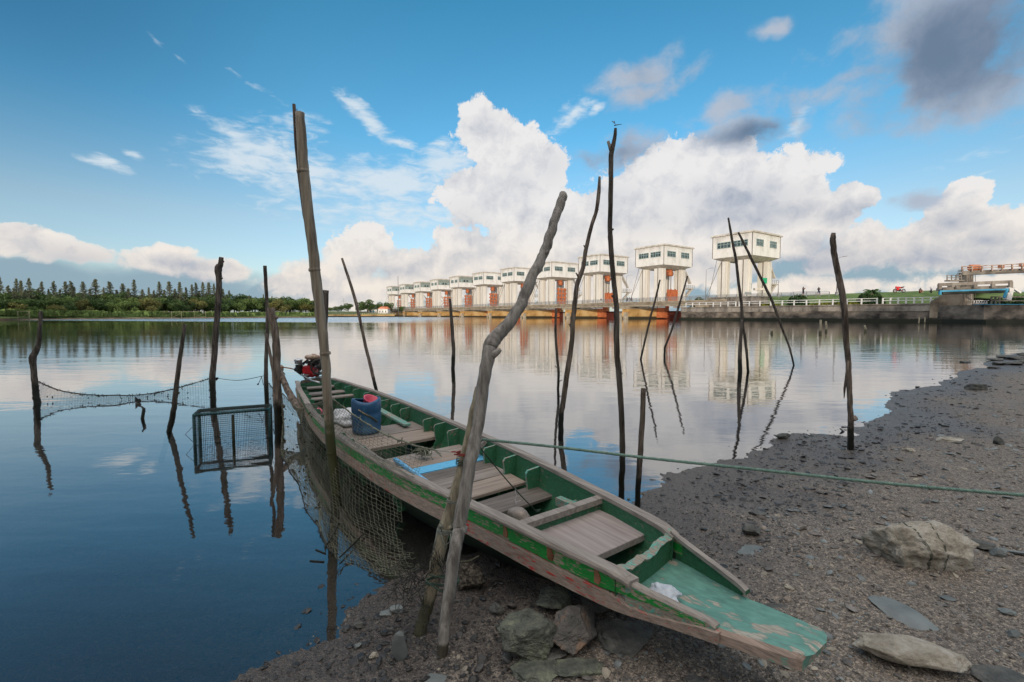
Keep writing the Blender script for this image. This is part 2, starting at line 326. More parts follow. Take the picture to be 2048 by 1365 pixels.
M['bowl'] = mat('dull_tin', [(.16, .13, .11), (.34, .29, .25)], 16, rough=.55, bump=.2, metal=.3, bdist=.004)
M['red_engine'] = mat('red_engine_paint', [(.28, .008, .012), (.48, .015, .025)], 6, rough=.35, bump=.03, spec=.5)
M['black_metal'] = mat('oily_black_metal', [(.012, .012, .013), (.05, .047, .045)], 12, rough=.45, bump=.15, metal=.3)
M['rusty'] = mat('rust_and_white_metal', [(.13, .04, .02), (.38, .27, .2), (.62, .58, .52)], 10, rough=.65, bump=.25, bdist=.004)
M['steel'] = mat('dull_steel', [(.28, .30, .33), (.55, .57, .6)], 10, rough=.35, bump=.05, metal=.7)
M['rust'] = mat('rusty_pipe', [(.16, .06, .03), (.32, .16, .09)], 10, rough=.8, bump=.2)
M['white_wall'] = mat('stained_white_wall', [(.56, .545, .52), (.75, .735, .71), (.81, .80, .78)], .35, (1, 1, .5), .85, .05)
M['col_wall'] = mat('stained_column', [(.64, .61, .56), (.78, .755, .71)], .5, (1, 1, .2), .85, .05)
M['trim'] = mat('roof_trim', [(.40, .36, .31), (.66, .62, .56)], .8, (1, 1, 1), .85, .05)
M['seam'] = mat('dark_seam', [(.10, .08, .07), (.2, .17, .15)], 1, rough=.9, bump=0)
M['greygreen'] = mat('grey_green_louvre', [(.20, .24, .22), (.28, .32, .29)], .6, rough=.7, bump=0)
M['pane'] = mat('dark_window_pane', [(.02, .035, .04), (.09, .13, .14)], .9, rough=.12, bump=0, spec=.6)
M['wframe'] = mat('teal_window_frame', [(.26, .34, .33), (.36, .44, .43)], 2, rough=.6, bump=0)
M['orange'] = mat('orange_steel', [(.42, .12, .05), (.60, .20, .085)], .7, rough=.55, bump=.05)
M['darkred'] = mat('dark_red_steel', [(.06, .015, .01), (.15, .035, .022)], .5, rough=.7, bump=.05)
M['pier'] = mat('stained_sun_gold_concrete', [(.24, .13, .045), (.56, .34, .13), (.66, .46, .22)], .22, (1, 1, .8), .9, .1, wet=(.9, (.05, .045, .03), .6))  # stained concrete, with the golden evening sunlight put into the colour
M['abut'] = mat('brown_abutment_concrete', [(.08, .065, .05), (.24, .19, .14), (.34, .285, .225)], .5, (1, 1, .6), .9, .1, wet=(.9, (.03, .028, .02), .6))
M['deckc'] = mat('deck_concrete', [(.22, .18, .13), (.46, .40, .31)], .5, (1, 1, 2), .9, .05)
M['wallc'] = mat('blackened_wall_concrete', [(.035, .032, .03), (.13, .11, .093), (.25, .21, .175)], .4, (1, 1, 1.6), .9, .15, wet=(.7, (.018, .02, .012), .6))
M['wallb'] = mat('paler_wall_concrete', [(.10, .09, .078), (.22, .195, .17), (.33, .30, .26)], .6, (1, 1, .5), .9, .1)
M['white_paint'] = mat('white_rail_paint', [(.50, .50, .50), (.74, .74, .73)], 1.5, rough=.7, bump=0)
M['grey_steel'] = mat('galvanised_steel', [(.20, .20, .20), (.32, .32, .32)], 2, rough=.5, bump=0, metal=.3)
M['grass'] = mat('bank_grass', [(.07, .11, .03), (.10, .155, .045), (.14, .19, .065)], .5, (1, 1, 1), .95, .3, bscale=6, detail=8)
M['shrub'] = mat('shrub_leaves', [(.02, .055, .015), (.05, .10, .03)], 2, rough=.8, bump=0, rand=.5, island=True)
M['yshrub'] = mat('yellow_hedge_leaves', [(.13, .15, .02), (.25, .25, .04)], 2, rough=.8, bump=0, rand=.5, island=True)
M['leaf_a'] = mat('deep_green_leaves', [(.05, .095, .032), (.11, .165, .058)], .35, rough=.85, bump=0, rand=.7, island=True, trans=.15)
M['leaf_b'] = mat('mid_green_leaves', [(.085, .14, .04), (.15, .21, .065)], .35, rough=.85, bump=0, rand=.7, island=True, trans=.15)
M['leaf_c'] = mat('olive_yellow_leaves', [(.14, .145, .045), (.22, .21, .075)], .35, rough=.85, bump=0, rand=.6, island=True, trans=.15)
M['needle'] = mat('casuarina_needles', [(.12, .135, .085), (.20, .21, .13)], .5, rough=.9, bump=0, rand=.6, island=True, trans=.1)
M['bark'] = mat('far_bark', [(.07, .055, .04), (.16, .13, .1)], 1.5, rough=.95, bump=0)
M['mud'] = mat('bank_mud', [(.10, .07, .045), (.22, .155, .10)], .4, rough=.9, bump=.2)
M['skin'] = mat('skin', [(.35, .2, .14)], 3, rough=.6, bump=0)
M['black_cloth'] = mat('black_cloth', [(.012, .012, .016), (.03, .03, .036)], 5, rough=.9, bump=0)
M['navy_cloth'] = mat('navy_cloth', [(.02, .03, .07), (.04, .06, .12)], 5, rough=.9, bump=0)
M['white_cloth'] = mat('white_cloth', [(.55, .55, .56), (.7, .7, .7)], 5, rough=.9, bump=0)
M['red_cloth'] = mat('maroon_cloth', [(.12, .02, .02), (.2, .04, .03)], 5, rough=.9, bump=0)
M['bike_red'] = mat('motorcycle_red', [(.55, .01, .012), (.7, .02, .02)], 3, rough=.3, bump=0, spec=.5)
M['cyan'] = mat('bright_blue_paint', [(.04, .25, .42), (.07, .35, .54)], 1, rough=.6, bump=0)
M['sign'] = mat('green_sign_face', [(.01, .28, .13), (.02, .36, .17)], 1, rough=.5, bump=0)
M['tile'] = mat('orange_roof_tiles', [(.45, .13, .06), (.6, .22, .12)], 1, rough=.8, bump=0)
M['rock_dark'] = mat('dark_wet_rock', [(.05, .05, .046), (.10, .10, .092), (.17, .16, .14)], 12, (1, 1, 1), .65, .6, bscale=30, rand=.3, bdist=.025, detail=10, ro=.72)
M['rock_moss'] = mat('mossy_wet_rock', [(.045, .05, .038), (.10, .105, .09), (.15, .16, .12), (.25, .26, .18)], 11, (1, 1, 1), .7, .6, bscale=30, bdist=.03, detail=10, ro=.72)
M['rock_rust'] = mat('rust_marked_rock', [(.08, .078, .07), (.13, .12, .11), (.34, .18, .09)], 4.5, (1, 1, 1), .65, .6, bscale=30, bdist=.025, detail=9, ro=.65)
M['rock_pale'] = mat('pale_tan_rock', [(.18, .155, .12), (.36, .32, .26), (.50, .47, .42)], 9, (1, 1, 1), .85, .6, bscale=22, bdist=.03, detail=10, ro=.7)
M['barnacle'] = mat('barnacle_crust', [(.02, .018, .015), (.06, .05, .04), (.2, .17, .13)], 55, (1, 1, 1), .8, .6, bscale=80, bdist=.02)
M['slate'] = mat('grey_slate', [(.10, .11, .108), (.17, .185, .18)], 7, rough=.5, bump=.2, rand=.35, bdist=.006)

# ------------------------------------------------------------------ ground, water
SHpx = [(500,1365),(560,1330),(640,1262),(700,1212),(760,1180),(830,1142),(950,1105),(1100,1065),(1200,1035),(1270,1015),(1300,985),(1330,975),(1360,955),(1420,940),(1500,905),(1545,880),(1620,862),(1700,850),(1765,836),(1782,822),(1775,805),(1830,780),(1870,765),(1920,745),(1980,722),(2048,705)]
SH = [(-9, -8), (-4.5, -2.2), (-1.9, .7)] + [tuple(G(*p)[:2]) for p in SHpx] + [(27, 24), (45, 36), (75, 60), (100, 78), (140, 95)]
SH = np.array(SH)
def shore_dist(X, Y):
    """signed distance to the shoreline, positive on the beach"""
    X = np.asarray(X, float); Y = np.asarray(Y, float)
    best = np.full(X.shape, 1e9); sgn = np.ones(X.shape)
    for (ax, ay), (bx, by) in zip(SH[:-1], SH[1:]):
        dx, dy = bx-ax, by-ay; t = np.clip(((X-ax)*dx+(Y-ay)*dy)/(dx*dx+dy*dy), 0, 1)
        d = np.hypot(X-ax-t*dx, Y-ay-t*dy); s_ = np.where(dx*(Y-ay)-dy*(X-ax) < 0, 1.0, -1.0)
        m_ = d < best-1e-9; best = np.where(m_, d, best); sgn = np.where(m_, s_, sgn)
    return best*sgn
def nz3(x, y, s_, o=0.0): return mn.noise(Vector((x*s_+o, y*s_-o, o)))
def ground_z(X, Y):
    d = shore_dist(X, Y)
    base = np.where(d > 0, .045*d + .012*d*np.clip(d-3, 0, 30)*.25, .075*d)
    base = np.clip(base, -2.5, 3.5)
    X1 = np.ravel(X); Y1 = np.ravel(Y); det = np.empty(X1.shape)
    dist = np.hypot(X1, Y1)
    for i in range(len(X1)):
        x, y = float(X1[i]), float(Y1[i]); r = dist[i]
        v = .022*nz3(x, y, 1.3) + .05*nz3(x, y, .35, 3.0)*min(1, r/12)
        if r < 30: v += .011*nz3(x, y, 5.2, 7.0) + .006*nz3(x, y, 17, 2.0)
        if r < 8: v += .005*nz3(x, y, 42, 1.0)
        det[i] = v
    det = det.reshape(np.shape(X))
    k_ = np.clip(.35+np.abs(d)*1.2, .35, 1)
    return base + det*k_
def gz(x, y): return float(ground_z(np.array([x]), np.array([y]))[0])
rs = [0.25]
while rs[-1] < 900: rs.append(rs[-1]*(1.0135 if rs[-1] < 12 else 1.05) + .001)
angs = list(np.arange(-58, 58.01, .28)) + list(np.arange(60, 301, 4.0))
AA, RR = np.meshgrid(np.radians(angs), np.array(rs), indexing='ij')
GX = RR*np.sin(AA); GY = RR*np.cos(AA); GZ = ground_z(GX, GY)
na, nr = GX.shape
verts = np.stack([GX, GY, GZ], -1).reshape(-1, 3)
ii, jj = np.meshgrid(np.arange(na), np.arange(nr-1), indexing='ij'); i2 = (ii+1) % na
faces = np.stack([ii*nr+jj, i2*nr+jj, i2*nr+jj+1, ii*nr+jj+1], -1).reshape(-1, 4)[:, ::-1]
vl = [tuple(v) for v in verts] + [(0, 0, float(GZ[0, 0]))]
fl = [tuple(f) for f in faces] + [(i*nr, ((i+1) % na)*nr, len(vl)-1)[::-1] for i in range(na)]
me = bpy.data.meshes.new('shore_ground'); me.from_pydata(vl, [], fl); me.polygons.foreach_set('use_smooth', [True]*len(fl)); me.update()
gm = bpy.data.materials.new('wet_gravel'); gm.use_nodes = True; t = N(gm.node_tree); t.n.clear()
pos = t.new('ShaderNodeTexCoord').outputs['Object']
def vor(sc_, feat='F1', o=(0, 0, 0)):
    n = t.new('ShaderNodeTexVoronoi', feature=feat); t.l.new(t.mapping(pos, o), n.inputs['Vector']); n.inputs['Scale'].default_value = sc_; return n
v1 = vor(85); v2 = vor(34, o=(3, 1, 0)); v3 = vor(190)
big = t.noise(pos, .9, 5, .6); med = t.noise(pos, 6, 6, .65); fine = t.noise(pos, 120, 4, .7)
grain = t.ramp(t.new('ShaderNodeSeparateColor', {0: v1.outputs['Color']}).outputs[0], [(0, (.03, .027, .025)), (.4, (.10, .088, .078)), (.8, (.19, .17, .15)), (1.0, (.33, .29, .24))])
grain2 = t.ramp(t.new('ShaderNodeSeparateColor', {0: v3.outputs['Color']}).outputs[1], [(0, (.028, .025, .023)), (.5, (.12, .105, .09)), (.9, (.24, .205, .175)), (1.0, (.40, .35, .27))])
mud = t.ramp(med, [(.3, (.06, .055, .052)), (.7, (.16, .142, .13))])
c = t.mix(t.ss(fine, .4, .62), grain, grain2)
c = t.mix(t.m('MULTIPLY', t.ss(big, .55, .72), .75), c, mud)
geo = t.new('ShaderNodeSeparateXYZ', {0: pos}).outputs[2]
wetf = t.ss(t.m('ADD', geo, t.m('MULTIPLY', t.m('SUBTRACT', med, .5), .05)), .07, .005)
c = t.mix(t.m('MULTIPLY', wetf, .78), c, (.032, .029, .03)); c = t.mix(1.0, c, (1.28, 1.21, 1.14), 'MULTIPLY')
deep = t.ss(geo, -.02, -.5); c = t.mix(deep, c, (.17, .155, .14))
rg = t.m('ADD', t.m('MULTIPLY', wetf, -.35), t.m('ADD', t.m('MULTIPLY', t.ss(big, .5, .7), -.12), .74))
b = t.new('ShaderNodeBsdfPrincipled', {'Base Color': c, 'Roughness': rg, 'Specular IOR Level': .4})
h = t.m('ADD', t.m('MULTIPLY', v1.outputs['Distance'], -.6), t.m('ADD', t.m('MULTIPLY', v3.outputs['Distance'], -.35), t.m('MULTIPLY', v2.outputs['Distance'], -.5)))
h = t.m('ADD', h, t.m('MULTIPLY', fine, .25))
t.l.new(t.new('ShaderNodeBump', {'Height': h, 'Strength': .9, 'Distance': .014}).outputs[0], b.inputs['Normal'])
t.l.new(b.outputs[0], t.new('ShaderNodeOutputMaterial').inputs[0])
me.materials.append(gm)
go = bpy.data.objects.new('ground', me); col0.objects.link(go); tag(go, kind='structure')

wmt = bpy.data.materials.new('river_water'); wmt.use_nodes = True; t = N(wmt.node_tree); t.n.clear()
pos = t.new('ShaderNodeTexCoord').outputs['Object']
xyz = t.new('ShaderNodeSeparateXYZ', {0: pos}).outputs
w1 = t.noise(t.mapping(pos, scale=(.45, 1, 1), rot=(0, 0, R(12))), 2.6, 3, .5)
w2 = t.noise(t.mapping(pos, scale=(.35, 1, 1), rot=(0, 0, R(-8))), 9, 3, .55)
w3 = t.noise(t.mapping(pos, scale=(.3, 1, 1)), .55, 3, .55)
patch = t.ss(t.noise(t.mapping(pos, scale=(.25, 1, 1)), .06, 3, .5), .38, .62)
far = t.ss(xyz[1], 3.0, 16.0)
edge = t.ss(t.m('ADD', xyz[1], t.m('MULTIPLY', xyz[0], .35)), 74, 82)          # breeze over the far left reach
edge = t.m('MULTIPLY', edge, t.ss(xyz[0], -2, -45))
h = t.m('ADD', t.m('MULTIPLY', w1, .016), t.m('MULTIPLY', w2, .0030))
h = t.m('ADD', h, t.m('MULTIPLY', w3, .028))
amp = t.m('ADD', .19, t.m('MULTIPLY', far, t.m('ADD', .06, t.m('MULTIPLY', patch, .20))))
amp = t.m('ADD', amp, t.m('MULTIPLY', edge, 6.0))
bp_ = t.new('ShaderNodeBump', {'Height': t.m('MULTIPLY', h, amp), 'Strength': 1.0, 'Distance': 1.0}).outputs[0]
fc = t.new('ShaderNodeLayerWeight', {'Blend': .5, 'Normal': bp_}).outputs['Facing']
fr = t.m('ADD', .11, t.m('MULTIPLY', t.m('POWER', fc, 3.0), .89), clamp=True)
gl = t.new('ShaderNodeBsdfGlossy', {'Color': (.97, .96, .95), 'Roughness': t.m('ADD', .008, t.m('MULTIPLY', edge, .25)), 'Normal': bp_})
tr = t.new('ShaderNodeBsdfTransparent', {'Color': (.55, .54, .52)})
mx = t.new('ShaderNodeMixShader', {0: fr, 1: tr.outputs[0], 2: gl.outputs[0]})
t.l.new(mx.outputs[0], t.new('ShaderNodeOutputMaterial').inputs[0])
mb = MB(); X0, X1, Y0, Y1 = -900, 900, -60, 1500
mb.add([(X0, Y0, 0), (X1, Y0, 0), (X1, Y1, 0), (X0, Y1, 0)], [(0, 1, 2, 3)])
tag(mb.build('water', wmt), kind='structure')
# ------------------------------------------------------------------ the barrage
U = Vector((-.56, .83, 0)).normalized(); V = Vector((U.y, -U.x, 0)); C1 = Vector((70.4, 134.7, 0))
def BP(u, v, z=0.0): return C1 + U*u + V*v + Vector((0, 0, z))
RZ = math.atan2(U.y, U.x)                  # local +x runs along the row; local -y runs inland (V)
def lb(u0, u1, v0, v1): return min(u0, u1), max(u0, u1), -max(v0, v1), -min(v0, v1)
ORD = ['nearest', 'second nearest', 'third nearest', 'fourth nearest', 'fifth nearest', 'sixth nearest', 'fifth farthest', 'fourth farthest', 'third farthest', 'second farthest', 'farthest']
def window(parent, face, c, w_, h_, n, z):
    """face 'u': wall whose normal is -x local; face 'v': wall whose normal is +y local"""
    g = MB(); fr_ = MB(); th = .12
    def bx(m_, a0, a1, z0, z1, d0, d1):
        if face == 'v': m_.box((a0, d0, z0), (a1, d1, z1))     # local y up to +
        else: m_.box((-d1, a0, z0), (-d0, a1, z1))
    bx(g, c-w_/2, c+w_/2, z, z+h_, .0, .05)
    for k_ in range(n+1):
        a = c-w_/2+w_*k_/n; bx(fr_, a-.07, a+.07, z-.05, z+h_+.05, .003, th)
    for zz in (z, z+h_*.62, z+h_): bx(fr_, c-w_/2-.07, c+w_/2+.07, zz-.07, zz+.07, .006, th+.02)
    wo = g.build('window', M['pane'], parent); fr_.build('frame', M['wframe'], wo)
    return wo
def make_tower(kind):
    """local frame: origin at the cabin corner nearest the camera; x along the row 0..12.6; y = -v from 0 to -16.2"""
    t_ = thing('gate_tower', 'x', 'gate tower')
    zb, zt = 19.1, 25.7; a = MB(); a.box((0, -16.2, zb), (12.6, 0, zt))
    a.build('cabin', M['white_wall'], t_)
    u_ = MB(); i_ = 2.4
    lo = [(i_, -16.2+i_, zb-1.1), (12.6-i_, -16.2+i_, zb-1.1), (12.6-i_, -i_, zb-1.1), (i_, -i_, zb-1.1)]; hi = [(.02, -16.18, zb-.003), (12.58, -16.18, zb-.003), (12.58, -.02, zb-.003), (.02, -.02, zb-.003)]
    u_.add(lo+hi, [(3, 2, 1, 0), (4, 5, 6, 7)]+[(k_, (k_+1) % 4, (k_+1) % 4+4, k_+4) for k_ in range(4)]); u_.build('floor_slab', M['trim'], t_)
    r_ = MB(); r_.box((-.55, -16.75, zt), (13.15, .55, zt+.28)); r_.box((-.35, -16.55, zt+.28), (12.95, .35, zt+.55))
    ro_ = r_.build('roof', M['trim'], t_)
    for (x, y) in ((-.04, .04), (12.55, .04), (-.04, -16.25)): s_ = MB(); s_.box((x-.06, y-.06, zb), (x+.08, y+.08, zt)); s_.build('corner_seam', M['seam'], t_)
    # left face (normal +y local): windows over u ; right face (normal -x): windows over v
    for c_ in (3.5, 8.8): wo = window(t_, 'v', c_, 4.3 if kind != 'green' else 3.6, 1.75, 4, 22.0)
    if kind == 'green':
        p_ = MB(); p_.box((-.06, -15.9, 22.0), (-.003, -.3, 25.5)); p_.build('louvre_panel', M['greygreen'], t_)
        for k_ in range(7):
            g = MB(); y = -2.0-k_*2.0; g.box((-.12, y-.5, 22.3), (-.063, y+.5, 23.6)); g.build('window', M['pane'] if k_ % 3 else M['wframe'], t_)
    else:
        for c_ in (-4.1, -11.9): window(t_, 'u', c_, 4.6 if kind != 'near' else 3.9, 1.9, 5, 22.0)
    for (x, y, L) in ((1.6, -2.0, 3.0), (8.6, -2.0, 2.6), (1.6, -13.4, 3.0), (8.6, -13.4, 2.6)):
        c_ = MB(); zb0 = 4.0; c_.box((x, y-1.35, zb0), (x+L, y+1.35, zb-1.1)); c_.box((x-.25, y-.55, zb0), (x-.003, y+.55, zb-1.1)); c_.box((x+L*.4, y+1.353, zb0), (x+L*.4+.22, y+1.45, zb-1.1), 1)
        c_.build('column', [M['col_wall'], M['seam']], t_)
    if kind != 'near':
        h_ = MB(); h_.box((3.0, -8.9, zb-3.3), (4.6, -7.4, zb-1.1)); h_.lathe([(0, -.9), (1.0, -.9), (1.0, .9), (0, .9)], (3.6, -8.2, zb-2.6), 14, 0, Matrix.Rotation(R(90), 3, 'Y')); h_.build('hoist', M['orange'], t_)
        for yy in (-8.9, -7.3):
            c_ = MB(); c_.tube([(3.6, yy, zb-2), (3.6, yy, 8)], .14, 6); c_.build('hoist_cable', M['seam'], t_)
        g_ = MB(); gh = 11.0 if kind == 'near2' else 13.2
        if kind in ('near2', 'three'):
            gh = 10.6
            g_.box((2.0, -10.4, 5), (2.8, -5.6, gh))
            for k_ in range(5): g_.box((1.7, -10.5+k_*1.2, 5), (1.97, -10.0+k_*1.2, gh+.3*(k_ % 2)))
        else:
            for k_ in range(5): g_.box((2.0, -10.6, 5.6+k_*1.9), (2.9, -5.4, 6.3+k_*1.9))
            for yy in (-10.2, -8.3, -6.4): g_.box((2.1, yy, 5), (2.8, yy+.5, 14.2))
            g_.box((2.3, -10, 5), (2.6, -6, 8.5))
        g_.build('gate_leaf_top', M['orange'], t_)
    st = MB()                              # outside stair under the far corner, with its landing
    st.beam((4, -16.6, 18.9), (4, -21.0, 13.4), 1.2, .5); st.box((3.2, -22.6, 11.2), (5.2, -16.3, 11.6)); st.beam((4, -21.6, 11.2), (4, -16.6, 6.8), 1.2, .5)
    so_ = st.build('stair', M['trim'], t_)
    rl = MB()
    for zz in (12.1, 12.7): rl.beam((3.2, -22.6, zz), (3.2, -16.3, zz), .08, .08); rl.beam((5.2, -22.6, zz), (5.2, -16.3, zz), .08, .08)
    for k_ in range(6): rl.beam((3.2, -22.6+k_*1.25, 11.6), (3.2, -22.6+k_*1.25, 12.7), .08, .08)
    rl.build('handrail', M['grey_steel'], so_)
    for (xa, ya, xb, yb) in ((9.5, -.8, 13.5, 2.0), (11.5, -.8, 10.5, 5.0)):
        b_ = MB(); b_.tube([(xa, ya, zb-.1), ((xa+xb)/2, (ya+yb)/2, 12.6), (xb, yb, 6.4)], .075, 4); b_.build('downpipe', M['seam'], t_)
    return t_
protos = {}
GRP = 'gate towers of the barrage, in one row'
for i in range(11):
    kd = 'near' if i == 0 else 'near2' if i < 3 else 'white' if i < 6 else 'green'
    if kd in protos: o = copy_tree(protos[kd])
    else: o = protos[kd] = make_tower(kd)
    p_ = BP(31*i, 0); o.location = p_; o.rotation_euler = (0, 0, RZ)
    extra = {0: ', standing on the grass bank', 1: ', orange gate between its legs', 2: ', behind the tall forked pole'}.get(i, ', grey green upper side' if i > 5 else ', seen above the footbridge')
    tag(o, ORD[i]+' white gate tower of the row'+extra, 'gate tower', GRP)
# piers
def make_pier():
    t_ = thing('bridge_pier', 'x', 'pier'); a = MB()
    a.box((8, -14, -2), (11, 8.5, 4.35)); a.add([(8, 8.5, -2), (11, 8.5, -2), (9.5, 10.2, -2), (8, 8.5, 4.35), (11, 8.5, 4.35), (9.5, 10.2, 4.35)], [(1, 0, 2), (3, 4, 5), (0, 3, 5, 2), (4, 1, 2, 5)])
    a.build('pier_wall', M['pier'], t_)
    c_ = MB(); c_.box((7.7, -12, 3.55), (11.3, 10.3, 4.36)); c_.box((7.85, 8.9, -1), (11.15, 9.9, 2.3)); c_.build('pier_cap', M['deckc'], t_)
    return t_
pp = None
for i in range(11):
    if pp is None: o = pp = make_pier()
    else: o = copy_tree(pp)
    o.location = BP(31*i, 0); o.rotation_euler = (0, 0, RZ)
    tag(o, ('stained tan concrete pier under the footbridge, %s of the row' % ORD[i]), 'pier', 'piers under the footbridge')
gp_ = None
for i in range(11):
    if gp_ is None:
        gp_ = thing('sluice_gate', 'x', 'sluice gate'); a = MB(); a.box((-19.8, -9.6, -1), (7.9, -8.6, 2.9)); a.build('lower_leaf', M['darkred'], gp_)
        a = MB(); a.box((4.6, -9.4, .4), (7.9, -6.6, 4.9)); 
        for k_ in range(4): a.box((4.3, -9.3, 1+k_*1.0), (4.59, -6.7, 1.35+k_*1.0))
        a.build('orange_frame', M['orange'], gp_); o = gp_
    else: o = copy_tree(gp_)
    o.location = BP(31*i, 0); o.rotation_euler = (0, 0, RZ)
    tag(o, 'dark red sluice gate with orange frame below the %s tower' % ORD[i], 'sluice gate', 'sluice gates under the barrage')
# footbridge
t_ = thing('footbridge', 'long pale concrete footbridge running along the gate towers', 'footbridge', BP(0, 0), RZ)
a = MB()
a.box((2, 4.0, 5.55), (352, 9.2, 6.0)); a.box((2, 9.203, 5.72), (352, 9.5, 5.95)); a.box((2, 8.6, 4.36), (352, 9.1, 5.549)); a.box((2, 4.1, 4.36), (352, 4.6, 5.549)); a.build('deck', M['deckc'], t_)
a = MB(); a.box((2, 9.101, 4.9), (352, 9.2, 5.05)); a.box((2, 9.101, 5.25), (352, 9.16, 5.33)); a.build('girder_band', M['seam'], t_)
a = MB()
for y in (9.35, 4.2):
    for zz in (6.45, 6.85, 7.25): a.beam((-22, y, zz), (352, y, zz), .09, .09)
    for k_ in range(126): a.box((-22+k_*3-.07, y-.06, 5.9), (-22+k_*3+.07, y+.06, 7.27))
a.build('handrail', M['grey_steel'], t_)
a = MB(); a.box((-7, 3.6, 3.4), (7.5, 9.0, 6.3)); a.box((-7.4, 3.2, 6.3), (7.9, 9.3, 6.65)); tag(a.build('bridge_abutment', M['wallb'], loc=None), 'weathered concrete abutment block at the near end of the footbridge', 'abutment')
o = bpy.data.objects['bridge_abutment']; o.location = BP(0, 0); o.rotation_euler = (0, 0, RZ)

# retaining wall, bank, railing (frame coordinates u = 16 .. -45)
t_ = thing('river_wall', 'long blackened concrete river wall below the grassy bank', 'wall', BP(0, 0), RZ)
a = MB(); a.box((-45, 8.0, -2), (16, 10.5, 3.6)); a.box((-45, 10.5, -2), (16, 11.6, .55)); a.build('wall_face', M['wallc'], t_)
a = MB(); a.box((-45, 10.503, 2.3), (16, 10.75, 3.45)); a.box((-45, 7.9, 3.603), (16, 10.8, 3.85)); a.build('coping', M['wallb'], t_)
a = MB()
us = np.linspace(-46, 17, 60); prof = [(8.2, 3.4), (6.5, 3.75), (4, 4.3), (0, 5.6), (-6, 7.0), (-14, 7.3), (-40, 7.2), (-90, 6.5), (-95, 0)]
vs = []
for u_ in us:
    for (y, z) in prof:
        z2 = z if y > 5 else z + (u_+10)*-.004*min(1, (5-y)/8) + .12*mn.noise(Vector((u_*.15, y*.2, 0)))
        vs.append((u_, y, z2))
np_ = len(prof)
a.add(vs, [(i*np_+j, i*np_+j+1, (i+1)*np_+j+1, (i+1)*np_+j) for i in range(59) for j in range(np_-1)], 0, True)
o = a.build('grass_bank', M['grass']); o.location = BP(0, 0); o.rotation_euler = (0, 0, RZ); tag(o, kind='structure')
def fence(name, label, segs, z0, post, n_, mat_, rails=(1.3, .75)):
    """segs: list of polylines in barrage frame (x, y)"""
    t_ = thing(name, label, 'railing', BP(0, 0), RZ)
    a = MB()
    for (x0, y0), (x1, y1), n in segs:
        for zz in rails: a.beam((x0, y0, z0+zz), (x1, y1, z0+zz), .12, .14)
    a.build('rail', M[mat_], t_)
    for (x0, y0), (x1, y1), n in segs:
        for k_ in range(n+1):
            x = x0+(x1-x0)*k_/n; y = y0+(y1-y0)*k_/n; p = MB(); p.box((x-post, y-post, z0), (x+post, y+post, z0+1.38)); p.build('post', M[mat_], t_)
    return t_
fence('white_railing', 'white two rail fence along the top of the river wall', [((15, 9.6), (-1, 9.6), 7), ((-2, 9.6), (-33.5, 9.6), 11), ((-34.5, 9.4), (-45, 8.6), 8)], 3.84, .13, 0, 'white_paint')
# bank clutter
def blades(name, mats, n, fn, size, loc=None, parent=None):
    a = MB()
    for k_ in range(n):
        p = Vector(fn(k_)); r = size*(.6+.8*random.random()); nrm = Vector((random.gauss(0, 1), random.gauss(0, 1), random.gauss(0, 1)+.6)).normalized()
        x = nrm.cross(Vector((random.random(), random.random(), .3))).normalized(); y = nrm.cross(x)
        a.add([p-x*r, p-y*r*.6, p+x*r, p+y*r*.6], [(0, 1, 2, 3)])
    return a.build(name, mats, parent, loc) if parent or loc is None else a.build(name, mats, None, loc)
def ell(c, rx, ry, rz_):
    def f(k_):
        while True:
            p = Vector((random.uniform(-1, 1), random.uniform(-1, 1), random.uniform(-1, 1)))
            if .35 < p.length < 1: break
        p.normalize(); p *= .7+.35*random.random()
        return (c[0]+p.x*rx, c[1]+p.y*ry, c[2]+abs(p.z)*rz_)
    return f
def bush(label, x, y, z, rx, rz_, mk, n=500, size=.25, name='shrub', ry=None):
    c = BP(x, -y, z) if False else None
    p = Vector((0, 0, 0)); o = blades(name, M[mk], n, ell((0, 0, 0), rx, ry or rx, rz_), size)
    o.location = BP(x, -y, z); o.rotation_euler = (0, 0, RZ); return tag(o, label, 'shrub' if name == 'shrub' else 'hedge')
bush('round dark green shrub behind the white railing, below the two standing people', -15.5, 8.0-2.2, 4.0, 2.4, 2.6, 'shrub', 1500, .26)
bush('round dark green shrub behind the white railing, below the red motorcycle', -31, 5.8, 4.0, 2.6, 2.9, 'shrub', 1500, .26)
bush('low yellow hedge behind the white railing, left length', 10, 7.6, 3.6, 4.5, 1.0, 'yshrub', 900, .22, 'hedge', .8)
bush('low yellow hedge behind the white railing, middle length', -6.5, 7.6, 3.6, 6.5, 1.05, 'yshrub', 1300, .22, 'hedge', .8)
bush('low yellow hedge behind the white railing, right length', -25, 7.6, 3.6, 6.5, 1.0, 'yshrub', 1300, .22, 'hedge', .8)
bush('leafy green bush beside the footbridge end, above the river wall', 12.6, 6.6, 3.8, 2.0, 3.0, 'shrub', 900, .25)
